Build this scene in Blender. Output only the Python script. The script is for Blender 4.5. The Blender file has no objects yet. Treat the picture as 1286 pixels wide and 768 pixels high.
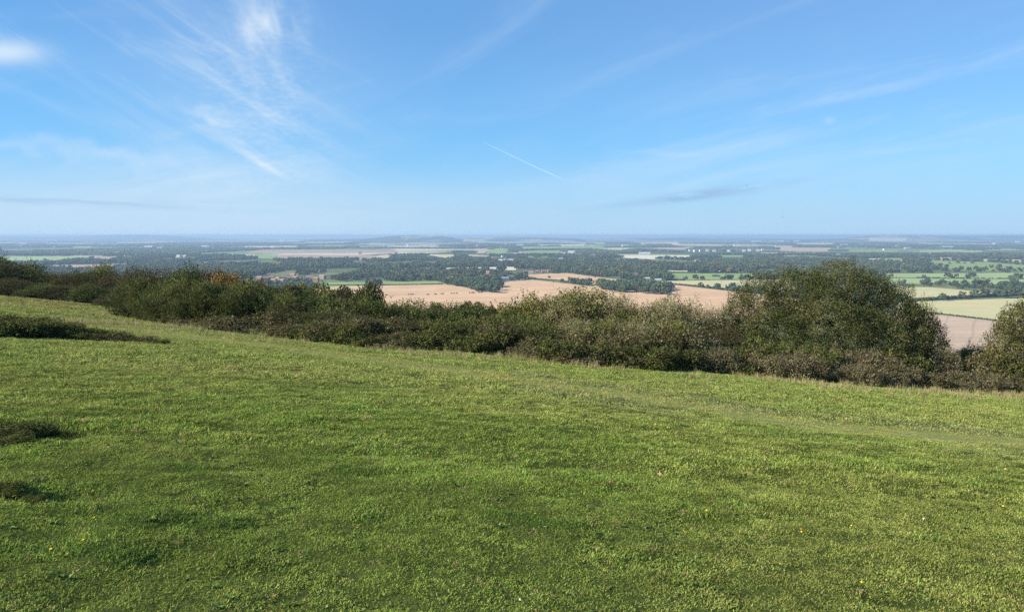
import bpy, math, random
import numpy as np
from mathutils import Vector

# ------------------------------------------------------------------ camera, sky, sun, exposure
R = math.radians
S = bpy.context.scene
C = S.collection
FPX, CX, CY, EL = 918.0, 643.0, 384.0, 295.3      # focal length in px, picture centre, eye level
P = math.atan((CY - EL) / FPX)
cam_d = bpy.data.cameras.new('camera'); cam = bpy.data.objects.new('camera', cam_d); C.objects.link(cam)
cam.location = (0, 0, 0); cam.rotation_euler = (R(90) - P, 0, 0)
cam_d.sensor_width = 36; cam_d.lens = FPX / 1286 * 36; cam_d.clip_start = 0.05; cam_d.clip_end = 120000
S.camera = cam
SUN_EL, SUN_AZ = 29.0, -108.0        # azimuth measured from the view direction (+Y), negative = left; a little behind
world = bpy.data.worlds.new("World"); S.world = world; world.use_nodes = True
sun_d = bpy.data.lights.new('sun', 'SUN'); sun = bpy.data.objects.new('sun', sun_d); C.objects.link(sun)
sun_d.energy = 4.8; sun_d.angle = R(0.53); sun_d.color = (1.0, 0.95, 0.86)
sdir = Vector((math.sin(R(SUN_AZ)) * math.cos(R(SUN_EL)), math.cos(R(SUN_AZ)) * math.cos(R(SUN_EL)), math.sin(R(SUN_EL))))
sun.rotation_euler = sdir.to_track_quat('Z', 'Y').to_euler(); sun.location = (-30, -10, 40)
S.view_settings.view_transform = 'Standard'; S.view_settings.look = 'None'
S.view_settings.exposure = 1.15; S.view_settings.gamma = 1; S.view_settings.use_curve_mapping = False
S.cycles.max_bounces = 5; S.cycles.diffuse_bounces = 2; S.cycles.glossy_bounces = 1
S.cycles.transmission_bounces = 2; S.cycles.volume_bounces = 0; S.cycles.transparent_max_bounces = 6
S.cycles.use_denoising = False
S.cycles.denoiser = 'OPENIMAGEDENOISE'; S.cycles.denoising_input_passes = 'RGB_ALBEDO_NORMAL'; S.cycles.denoising_prefilter = 'ACCURATE'
S.cycles.sample_clamp_indirect = 4


class NT:
    """small node-tree writer"""
    def __init__(s, nt): s.nt = nt; nt.nodes.clear()
    def n(s, t, **kw):
        o = s.nt.nodes.new(t)
        for k, v in kw.items(): setattr(o, k, v)
        return o
    def l(s, a, b): s.nt.links.new(a, b)
    def put(s, sock, v):
        if hasattr(v, 'node'): s.l(v, sock)
        else: sock.default_value = v
    def m(s, op, a, b=0.0, c=None):
        o = s.n('ShaderNodeMath', operation=op); s.put(o.inputs[0], a); s.put(o.inputs[1], b)
        if c is not None: s.put(o.inputs[2], c)
        return o.outputs[0]
    def mix(s, f, a, b, mode='MIX'):
        o = s.n('ShaderNodeMix', data_type='RGBA', blend_type=mode)
        s.put(o.inputs[0], f)
        for sock, v in ((o.inputs[6], a), (o.inputs[7], b)):
            if not hasattr(v, "node"): v = (*v, 1) if len(v) == 3 else v
            s.put(sock, v)
        return o.outputs[2]
    def noise(s, vec, scale, detail=3, rough=.5, dist=0.0):
        o = s.n('ShaderNodeTexNoise'); s.l(vec, o.inputs['Vector']); o.inputs['Scale'].default_value = scale
        o.inputs['Detail'].default_value = detail; o.inputs['Roughness'].default_value = rough
        o.inputs['Distortion'].default_value = dist
        return o.outputs[0]
    def rng(s, v, a, b, c=0.0, d=1.0, smooth=True):
        o = s.n('ShaderNodeMapRange', interpolation_type='SMOOTHSTEP' if smooth else 'LINEAR')
        s.put(o.inputs[0], v); o.inputs[1].default_value = a; o.inputs[2].default_value = b
        o.inputs[3].default_value = c; o.inputs[4].default_value = d
        return o.outputs[0]
    def comb(s, x, y, z):
        o = s.n('ShaderNodeCombineXYZ')
        for i, v in enumerate((x, y, z)): s.put(o.inputs[i], v)
        return o.outputs[0]


def build_sky():
    w = NT(world.node_tree)
    out = w.n('ShaderNodeOutputWorld'); bg = w.n('ShaderNodeBackground'); w.l(bg.outputs[0], out.inputs[0])
    sky = w.n('ShaderNodeTexSky', sky_type='NISHITA', sun_disc=False)
    sky.sun_elevation = R(SUN_EL); sky.sun_rotation = R(SUN_AZ)
    sky.altitude = 200; sky.air_density = 1.0; sky.dust_density = 0.35; sky.ozone_density = 3.0
    tc = w.n('ShaderNodeTexCoord'); sp = w.n('ShaderNodeSeparateXYZ'); w.l(tc.outputs['Generated'], sp.inputs[0])
    hor = w.m('SQRT', w.m('ADD', w.m('MULTIPLY', sp.outputs[0], sp.outputs[0]), w.m('MULTIPLY', sp.outputs[1], sp.outputs[1])))
    A = w.m('MULTIPLY', w.m('ARCTAN2', sp.outputs[0], sp.outputs[1]), 57.2958)
    E = w.m('MULTIPLY', w.m('ARCTAN2', sp.outputs[2], hor), 57.2958)
    def ae(px, py):                                   # direction of a place in the sky, degrees
        r, u = (px - CX) / FPX, (CY - py) / FPX
        y = math.cos(P) + u * math.sin(P); z = -math.sin(P) + u * math.cos(P)
        return math.degrees(math.atan2(r, y)), math.degrees(math.atan2(z, math.hypot(r, y)))
    def blob(px, py, wx, wy, ang, warp=None):          # soft ellipse, half sizes in px-like units, angle up to the right
        a0, e0 = ae(px, py); k = .0624
        ca, sa = math.cos(R(ang)), math.sin(R(ang))
        dx, dy = w.m('SUBTRACT', A, a0), w.m('SUBTRACT', E, e0)
        if warp is not None: dx = w.m('ADD', dx, warp[0]); dy = w.m('ADD', dy, warp[1])
        p = w.m('MULTIPLY', w.m('ADD', w.m('MULTIPLY', dx, ca), w.m('MULTIPLY', dy, sa)), 1 / (wx * k))
        q = w.m('MULTIPLY', w.m('SUBTRACT', w.m('MULTIPLY', dy, ca), w.m('MULTIPLY', dx, sa)), 1 / (wy * k))
        d = w.m('ADD', w.m('MULTIPLY', p, p), w.m('MULTIPLY', q, q))
        return w.m('POWER', 2.718, w.m('MULTIPLY', d, -1.0))
    def streaks(ang, sx, sy, seed, lo, hi, detail=4.5, rough=.55):
        ca, sa = math.cos(R(ang)), math.sin(R(ang))
        p = w.m('MULTIPLY', w.m('ADD', w.m('MULTIPLY', A, ca), w.m('MULTIPLY', E, sa)), sx)
        q = w.m('MULTIPLY', w.m('SUBTRACT', w.m('MULTIPLY', E, ca), w.m('MULTIPLY', A, sa)), sy)
        return w.rng(w.noise(w.comb(p, q, seed), 1.0, detail, rough, .6), lo, hi)
    wn = w.comb(A, E, 3.3)
    warp = (w.m('MULTIPLY', w.m('SUBTRACT', w.noise(wn, .35, 4), .5), 5.0),
            w.m('MULTIPLY', w.m('SUBTRACT', w.noise(w.comb(A, E, 9.7), .35, 4), .5), 4.0))
    sA = streaks(-28, .10, .55, 1.0, .42, .78)
    sB = streaks(10, .06, .45, 5.0, .40, .80)
    sC = streaks(-65, .12, .5, 12.0, .35, .75)
    sD = streaks(28, .05, .3, 21.0, .42, .8)
    fine = w.rng(w.noise(w.comb(w.m('MULTIPLY', A, 1.2), w.m('MULTIPLY', E, 2.6), 2), 1.4, 3), .35, .8)
    terms = []
    def add(b, t, k): terms.append(w.m('MULTIPLY', w.m('MULTIPLY', b, t) if t is not None else b, k))
    add(blob(4, 66, 34, 11, 8, None), None, .75)
    add(blob(338, 10, 38, 75, -8, warp), sC, .55)
    add(blob(330, 25, 22, 45, -12, warp), None, .16)
    add(blob(285, 110, 130, 90, -30, warp), sA, .26)
    add(blob(330, 130, 60, 110, 0, warp), fine, .17)
    add(blob(262, 146, 34, 8, -14, warp), None, .30)
    add(blob(330, 206, 26, 4, -30, None), None, .38)
    add(blob(120, 70, 260, 60, -18, warp), sA, .22)
    add(blob(60, 188, 120, 9, -3, warp), None, .22)
    add(blob(100, 262, 430, 45, 0, None), None, .34)
    add(blob(300, 120, 150, 130, -20, None), None, .16)
    add(blob(1150, 60, 500, 200, 0, None), None, .10)
    add(blob(250, 215, 160, 50, 10, warp), sB, .35)
    add(blob(590, 75, 190, 40, 32, warp), sD, .11)
    add(blob(640, 40, 120, 20, 30, warp), sD, .07)
    add(blob(1080, 150, 380, 62, 9, warp), sB, .30)
    add(blob(1100, 130, 260, 16, 10, warp), sB, .22)
    add(blob(810, 190, 55, 4, -6, None), sB, .35)
    add(blob(1042, 152, 6, 4, 0, None), None, .20)
    add(blob(1000, 215, 420, 38, 2, warp), None, .13)
    add(streaks(14, .05, .35, 33.0, .5, .85), w.rng(E, 2, 10), .10)
    tot = terms[0]
    for t in terms[1:]: tot = w.m('ADD', tot, t)
    tot = w.m('MINIMUM', tot, .92)
    grey = w.m('MULTIPLY', blob(890, 242, 85, 5, 7, None), streaks(6, .3, 1.8, 40.0, .34, .6))
    grey = w.m('ADD', grey, w.m('MULTIPLY', blob(850, 251, 75, 3.5, 5, None), .6))
    grey = w.m('ADD', grey, w.m('MULTIPLY', blob(120, 255, 230, 5, -1, None), w.m('MULTIPLY', streaks(-1, .12, 2.0, 47.0, .38, .66), .6)))
    grey = w.m('MINIMUM', w.m('MULTIPLY', grey, .75), .8)
    tint = w.mix(1.0, sky.outputs[0], SKY_TINT, 'MULTIPLY')
    veil = w.mix(w.rng(E, 5, 17), (1.95, 4.95, 8.3), (1.42, 3.65, 7.1))
    tint = w.mix(.62, tint, veil)
    tint = w.mix(w.rng(E, 6.5, -.5, 0, .95), tint, MILK)
    c = w.mix(tot, tint, CLOUD)
    c = w.mix(grey, c, CLOUD_GREY)
    w.l(c, bg.inputs[0]); bg.inputs[1].default_value = 0.052

SKY_TINT = (0.585, 1.12, 1.55)
CLOUD = (6.6, 7.6, 8.6)
CLOUD_GREY = (2.9, 4.6, 6.9)
MILK = (3.9, 5.9, 7.9)
build_sky()

# ------------------------------------------------------------------ helpers
rs = np.random.RandomState(7)
PLAIN = -90.0
EYE = 1.65


def ray(px, py):
    r, u = (px - CX) / FPX, (CY - py) / FPX
    return np.array([r, math.cos(P) + u * math.sin(P), -math.sin(P) + u * math.cos(P)])


def onplain(px, py, z=PLAIN):
    d = ray(px, py); t = z / d[2]; return d[0] * t, d[1] * t


_perm = np.random.RandomState(3).rand(256, 256)


def vnoise(x, y):
    xi, yi = np.floor(x).astype(int), np.floor(y).astype(int); fx, fy = x - xi, y - yi
    fx = fx * fx * (3 - 2 * fx); fy = fy * fy * (3 - 2 * fy)
    g = lambda a, b: _perm[a % 256, b % 256]
    return ((g(xi, yi) * (1 - fx) + g(xi + 1, yi) * fx) * (1 - fy) + (g(xi, yi + 1) * (1 - fx) + g(xi + 1, yi + 1) * fx) * fy) * 2 - 1


def fbm(x, y, o=3):
    s = 0; a = 1.0
    for i in range(o): s = s + a * vnoise(x * 2 ** i + 17.3 * i, y * 2 ** i + 5.1 * i); a *= .5
    return s / 1.75


def sstep(v, a, b):
    t = np.clip((v - a) / (b - a), 0, 1); return t * t * (3 - 2 * t)


RIDGES = [(158, 80, 74, 17000), (205, 40, 4, 17000), (525, 62, 68, 11500), (640, 90, 36, 13000), (1120, 60, 72, 13500), (1190, 70, 40, 15000), (1080, 30, 8, 13000), (20, 60, 34, 16500), (860, 120, 16, 16000), (1290, 50, 62, 15500)]
TRACK = [(60, 400), (220, 421), (330, 433), (430, 445), (560, 462), (700, 482), (850, 505), (1000, 527), (1150, 543), (1290, 556), (1400, 566)]


def lawn_z(x, y):
    x = np.asarray(x, float); y = np.asarray(y, float)
    xl = np.where(x < -45, -45 - 12 * (1 - np.exp(np.minimum(x + 45, 0) / 12)), x)
    yl = np.where(y < -3, -3 - 6 * (1 - np.exp(np.minimum(y + 3, 0) / 6)), y)
    return -EYE - .105 * yl - .082 * xl


def edge_y(x):
    return 27 + 22 * sstep(-np.asarray(x, float), 16.5, 24)


PITS = []          # (x, y, radius, depth) – filled below: little scrapes and hummocks in the turf


def terrain(x, y):
    x = np.asarray(x, float); y = np.asarray(y, float)
    hill = lawn_z(x, y)
    s = np.maximum(y - edge_y(x) - 1.5, 0)
    hill = hill - .18 * (s - 22 * (1 - np.exp(-s / 22)))
    near = 1 - sstep(np.hypot(x, y), 60, 140)
    hill = hill + near * (.10 * fbm(x / 7.5, y / 7.5, 2) + .020 * fbm(x / 1.7 + 9, y / 1.7, 2) + (.018 * vnoise(x / .5, y / .45) + .020 * vnoise(x / .24, y / .22)) * (1 - sstep(np.hypot(x, y), 12, 20))) - .0
    for (a, b, r, d, e) in PITS:
        q = ((x - a) / (r * e)) ** 2 + ((y - b) / r) ** 2
        hill = hill + d * np.exp(-q)
    z = PLAIN + np.where(hill - PLAIN > 60, hill - PLAIN, 5 * np.log1p(np.exp(np.clip((hill - PLAIN) / 5, -50, 50))))
    yy = np.maximum(y, 100)
    for (px, w, h, D) in RIDGES:
        u = x / yy; u0 = (px - CX) / FPX
        z = z + (h + 13) * np.exp(-((u - u0) / (w / FPX)) ** 2) * np.exp(-((y - D) / 1400) ** 2)
    return z


def hit(px, py):
    """where the sight line through a place in the photo meets the hill"""
    d = ray(px, py); t = np.linspace(1.5, 400, 8000)
    below = d[2] * t < lawn_z(d[0] * t, d[1] * t)
    i = int(np.argmax(below)); return d[0] * t[i], d[1] * t[i]


_p1 = hit(12, 540); _p2 = hit(30, 618)
PITS += [(_p1[0] - .55, _p1[1], .36, .12, 1.5), (_p1[0] + .35, _p1[1] - .1, .32, -.10, 1.5),
         (_p2[0] - .4, _p2[1], .25, .08, 1.4), (_p2[0] + .25, _p2[1], .22, -.06, 1.5)]
for (qx, qy) in [(640, 652), (700, 664), (450, 595), (240, 590), (190, 655), (150, 700), (520, 470), (850, 533), (730, 510), (130, 497), (270, 660), (60, 470)]:
    a, b = hit(qx, qy); PITS.append((a, b, .13, .035, 1.6)); PITS.append((a + .25, b, .12, -.03, 1.5))
TR = np.array([hit(a, b) for a, b in TRACK])


def track_d(x, y):
    """signed distance across the worn path"""
    best = np.full(np.shape(x), 1e9)
    for (a, b) in zip(TR[:-1], TR[1:]):
        ab = b - a; t = np.clip(((x - a[0]) * ab[0] + (y - a[1]) * ab[1]) / (ab @ ab), 0, 1)
        best = np.minimum(best, np.hypot(x - a[0] - t * ab[0], y - a[1] - t * ab[1]))
    return best


def mat(name, fn, rough=.9):
    m = bpy.data.materials.new(name); m.use_nodes = True; t = NT(m.node_tree)
    out = t.n('ShaderNodeOutputMaterial'); col = fn(t)
    if isinstance(col, tuple) and hasattr(col[0], 'node'): sh = col[0]
    else:
        b = t.n('ShaderNodeBsdfDiffuse'); t.put(b.inputs[0], col if hasattr(col, 'node') else (*col, 1)); sh = b.outputs[0]
    t.l(sh, out.inputs[0]); return m


def leafy(t, col, trans=.3, gloss=.06):
    d = t.n('ShaderNodeBsdfDiffuse'); r = t.n('ShaderNodeBsdfTranslucent'); t.l(col, d.inputs[0]); t.l(col, r.inputs[0])
    m = t.n('ShaderNodeMixShader'); m.inputs[0].default_value = trans; t.l(d.outputs[0], m.inputs[1]); t.l(r.outputs[0], m.inputs[2])
    if gloss <= 0: return (m.outputs[0],)
    g = t.n('ShaderNodeBsdfGlossy'); g.inputs['Roughness'].default_value = .42
    k = t.n('ShaderNodeMixShader'); k.inputs[0].default_value = gloss; t.l(m.outputs[0], k.inputs[1]); t.l(g.outputs[0], k.inputs[2])
    return (k.outputs[0],)


def attr_mat(name, trans=.3, gloss=.06, inst=False):
    def f(t):
        a = t.n('ShaderNodeAttribute', attribute_name='gcol' if inst else 'lcol', attribute_type='INSTANCER' if inst else 'GEOMETRY')
        col = a.outputs['Color']
        if inst:
            b = t.n('ShaderNodeAttribute', attribute_name='lcol')
            col = t.mix(1.0, col, b.outputs['Color'], 'MULTIPLY')
        return leafy(t, col, trans, gloss)
    return mat(name, f)


def pydata(name, V, F, col=None, m=None, mi=None, mats=None):
    """V (n,3), F (k,4) or (k,3) int arrays -> mesh"""
    V = np.ascontiguousarray(V, np.float32); F = np.ascontiguousarray(F, np.int32)
    me = bpy.data.meshes.new(name); n = F.shape[1]
    me.vertices.add(len(V)); me.vertices.foreach_set('co', V.ravel())
    me.loops.add(F.size); me.loops.foreach_set('vertex_index', F.ravel())
    me.polygons.add(len(F)); me.polygons.foreach_set('loop_start', np.arange(len(F), dtype=np.int32) * n)
    me.polygons.foreach_set('loop_total', np.full(len(F), n, np.int32))
    me.update(calc_edges=True)
    if col is not None:
        a = me.attributes.new('lcol', 'FLOAT_COLOR', 'POINT')
        a.data.foreach_set('color', np.c_[col, np.ones(len(col))].astype(np.float32).ravel())
    for x in (mats or ([m] if m else [])): me.materials.append(x)
    if mi is not None: me.polygons.foreach_set('material_index', np.asarray(mi, np.int32))
    return me


def link(name, me, parent=None, loc=(0, 0, 0), rot=0, sc=(1, 1, 1)):
    o = bpy.data.objects.new(name, me); C.objects.link(o); o.parent = parent
    o.location = loc; o.rotation_euler = (0, 0, rot); o.scale = sc; return o


def tag(o, label=None, cat=None, group=None, kind=None):
    for k, v in (('label', label), ('category', cat), ('group', group), ('kind', kind)):
        if v: o[k] = v
    return o


def gn_scatter(name, pts, rot, scl, idx, col, meshes, m=None):
    """one object: a cloud of points that carries instances of small meshes"""
    src = bpy.data.collections.new(name + '_shapes')
    for i, me in enumerate(meshes):
        src.objects.link(bpy.data.objects.new('%s_shape_%02d' % (name, i), me))
    me = bpy.data.meshes.new(name); me.vertices.add(len(pts)); me.vertices.foreach_set('co', np.asarray(pts, np.float32).ravel())
    for nm, ty, key, arr in (('rot', 'FLOAT_VECTOR', 'vector', rot), ('scl', 'FLOAT_VECTOR', 'vector', scl), ('idx', 'INT', 'value', idx)):
        a = me.attributes.new(nm, ty, 'POINT'); a.data.foreach_set(key, np.asarray(arr, np.int32 if ty == 'INT' else np.float32).ravel())
    a = me.attributes.new('gcol', 'FLOAT_COLOR', 'POINT'); a.data.foreach_set('color', np.c_[col, np.ones(len(col))].astype(np.float32).ravel())
    if m: me.materials.append(m)
    o = link(name, me)
    g = bpy.data.node_groups.new(name + '_scatter', 'GeometryNodeTree')
    g.interface.new_socket('Geometry', in_out='INPUT', socket_type='NodeSocketGeometry')
    g.interface.new_socket('Geometry', in_out='OUTPUT', socket_type='NodeSocketGeometry')
    N = g.nodes.new; gi, go, ip, ci = N('NodeGroupInput'), N('NodeGroupOutput'), N('GeometryNodeInstanceOnPoints'), N('GeometryNodeCollectionInfo')
    ci.inputs['Collection'].default_value = src; ci.inputs['Separate Children'].default_value = True; ci.inputs['Reset Children'].default_value = True
    def at(n, ty):
        q = N('GeometryNodeInputNamedAttribute'); q.data_type = ty; q.inputs[0].default_value = n; return q.outputs[0]
    L = g.links.new
    e2r = N('FunctionNodeEulerToRotation'); L(at('rot', 'FLOAT_VECTOR'), e2r.inputs[0])
    L(gi.outputs[0], ip.inputs['Points']); L(ci.outputs[0], ip.inputs['Instance']); ip.inputs['Pick Instance'].default_value = True
    L(at('idx', 'INT'), ip.inputs['Instance Index']); L(e2r.outputs[0], ip.inputs['Rotation']); L(at('scl', 'FLOAT_VECTOR'), ip.inputs['Scale'])
    L(ip.outputs[0], go.inputs[0])
    md = o.modifiers.new('scatter', 'NODES'); md.node_group = g
    return o


# ------------------------------------------------------------------ ground: one sheet from behind the camera to the horizon
END = 18600.0


def ground_mat():
    def f(t):
        g = t.n('ShaderNodeNewGeometry'); pos = g.outputs['Position']
        sp = t.n('ShaderNodeSeparateXYZ'); t.l(pos, sp.inputs[0])
        # turf
        tr = t.n('ShaderNodeAttribute', attribute_name='track').outputs['Fac']
        a = t.mix(t.rng(t.noise(pos, 1.3, 5, .65), .35, .65), (.040, .058, .012), (.070, .085, .020))
        a = t.mix(t.rng(t.noise(pos, 22, 3, .7), .40, .62), a, (.040, .050, .016))
        a = t.mix(t.m('MULTIPLY', tr, .75), a, (.19, .215, .075))
        # scrubby slope beyond the lawn
        b = t.mix(t.rng(t.noise(pos, .25, 5, .7), .4, .6), (.035, .045, .018), (.085, .07, .04))
        ab = t.mix(t.rng(sp.outputs[2], -14, -8), b, a)
        # farmland: a patchwork of fields seen between the woods
        v = t.n('ShaderNodeTexVoronoi', distance='CHEBYCHEV'); mp = t.n('ShaderNodeMapping'); mp.inputs['Rotation'].default_value = (0, 0, .35)
        mp.inputs['Scale'].default_value = (1 / 420, 1 / 520, 0); t.l(pos, mp.inputs[0]); t.l(mp.outputs[0], v.inputs['Vector']); v.inputs['Scale'].default_value = 1
        s2 = t.n('ShaderNodeSeparateColor'); t.l(v.outputs['Color'], s2.inputs[0])
        cr = t.n('ShaderNodeValToRGB'); cr.color_ramp.interpolation = 'CONSTANT'; t.l(s2.outputs[0], cr.inputs[0])
        e = cr.color_ramp.elements; cols = [(0, (.07, .09, .04)), (.16, (.16, .21, .08)), (.34, (.36, .29, .20)), (.48, (.20, .24, .10)), (.62, (.50, .42, .28)), (.76, (.10, .13, .05)), (.86, (.42, .36, .25))]
        e[0].position = 0; e[0].color = (*cols[0][1], 1); e[1].position = cols[1][0]; e[1].color = (*cols[1][1], 1)
        for p_, c_ in cols[2:]: q = e.new(p_); q.color = (*c_, 1)
        far = t.mix(t.rng(t.noise(pos, .01, 4), .3, .7, 0, .25), cr.outputs[0], (.06, .08, .03))
        mead = t.mix(t.rng(t.noise(pos, .006, 4, .6), .4, .6), (.075, .095, .035), (.15, .16, .07))
        far = t.mix(t.rng(sp.outputs[1], 3000, 3300), mead, far)
        c = t.mix(t.rng(sp.outputs[2], -86, -80), far, ab)
        c = t.mix(t.rng(sp.outputs[1], 3000, 3300), c, far)
        d = t.n('ShaderNodeBsdfDiffuse'); t.l(c, d.inputs[0])
        bp = t.n('ShaderNodeBump'); bp.inputs['Strength'].default_value = .5; bp.inputs['Distance'].default_value = .03
        t.l(t.noise(pos, 30, 3), bp.inputs['Height']); t.l(bp.outputs[0], d.inputs['Normal'])
        return (d.outputs[0],)
    return mat('turf_and_farmland', f)


def build_ground():
    dt = .026; k = 3.0
    tx = np.arange(-math.asinh(16500 / k), math.asinh(16500 / k) + dt, dt)
    ty = np.arange(math.asinh(-70 / k), math.asinh(END / k), dt)
    xs, ys = k * np.sinh(tx), np.r_[k * np.sinh(ty), END]
    X, Y = np.meshgrid(xs, ys); Z = terrain(X, Y)
    n, m = X.shape; i = np.arange(n * m).reshape(n, m)
    F = np.stack([i[:-1, :-1], i[:-1, 1:], i[1:, 1:], i[1:, :-1]], -1).reshape(-1, 4)
    me = pydata('ground', np.c_[X.ravel(), Y.ravel(), Z.ravel()], F, m=ground_mat())
    a = me.attributes.new('track', 'FLOAT', 'POINT')
    a.data.foreach_set('value', (1 - sstep(track_d(X, Y) + .5 * fbm(X / .7, Y / .5, 3), .5, 1.5)).astype(np.float32).ravel())
    me.shade_smooth()
    tag(link('ground', me), kind='structure')


build_ground()

# ------------------------------------------------------------------ air
hz = bpy.data.materials.new('pale_air'); hz.use_nodes = True; t = NT(hz.node_tree)
o_ = t.n('ShaderNodeOutputMaterial'); pv = t.n('ShaderNodeVolumePrincipled')
pv.inputs['Density'].default_value = 1.25e-4; pv.inputs['Color'].default_value = (.42, .575, .76, 1); pv.inputs['Anisotropy'].default_value = .1
t.l(pv.outputs[0], o_.inputs['Volume'])
x1, y0, y1, z0, z1 = 17500, -500, 19500, PLAIN - 1, 6.5
V = np.array([(x, y, z) for z in (z0, z1) for y in (y0, y1) for x in (-x1, x1)], float)
F = np.array([(0, 2, 3, 1), (4, 5, 7, 6), (0, 1, 5, 4), (2, 6, 7, 3), (0, 4, 6, 2), (1, 3, 7, 5)])
tag(link('haze', pydata('haze', V, F, m=hz)), kind='stuff')

# ------------------------------------------------------------------ the marked fields of the plain
def field_mat(name, c1, c2, rows, ang):
    def f(t):
        g = t.n('ShaderNodeNewGeometry'); pos = g.outputs['Position']
        a = t.mix(t.rng(t.noise(pos, .012, 5, .6), .35, .65), c1, c2)
        mp = t.n('ShaderNodeMapping'); mp.inputs['Rotation'].default_value = (0, 0, R(ang)); mp.inputs['Scale'].default_value = (.004, .12, 1)
        t.l(pos, mp.inputs[0]); nz = t.noise(mp.outputs[0], 1.0, 4, .6)
        a = t.mix(t.rng(nz, .45, .75, 0, rows), a, tuple(x * .62 for x in c1))
        sx = t.n('ShaderNodeSeparateXYZ'); m2 = t.n('ShaderNodeMapping'); m2.inputs['Rotation'].default_value = (0, 0, R(ang)); t.l(pos, m2.inputs[0]); t.l(m2.outputs[0], sx.inputs[0])
        ln = t.m('PINGPONG', t.m('ADD', sx.outputs[1], t.m('MULTIPLY', t.noise(pos, .004, 2), 30)), 13)
        a = t.mix(t.m('MULTIPLY', t.rng(ln, 1.8, .6), .4 * min(1, rows * 1.6)), a, tuple(x * .55 for x in c1))
        return t.mix(t.rng(t.noise(pos, .0035, 3, .6), .5, .7, 0, .35), a, tuple(x * y for x, y in zip(c1, (.85, .92, .95))))
    return mat(name, f)


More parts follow.
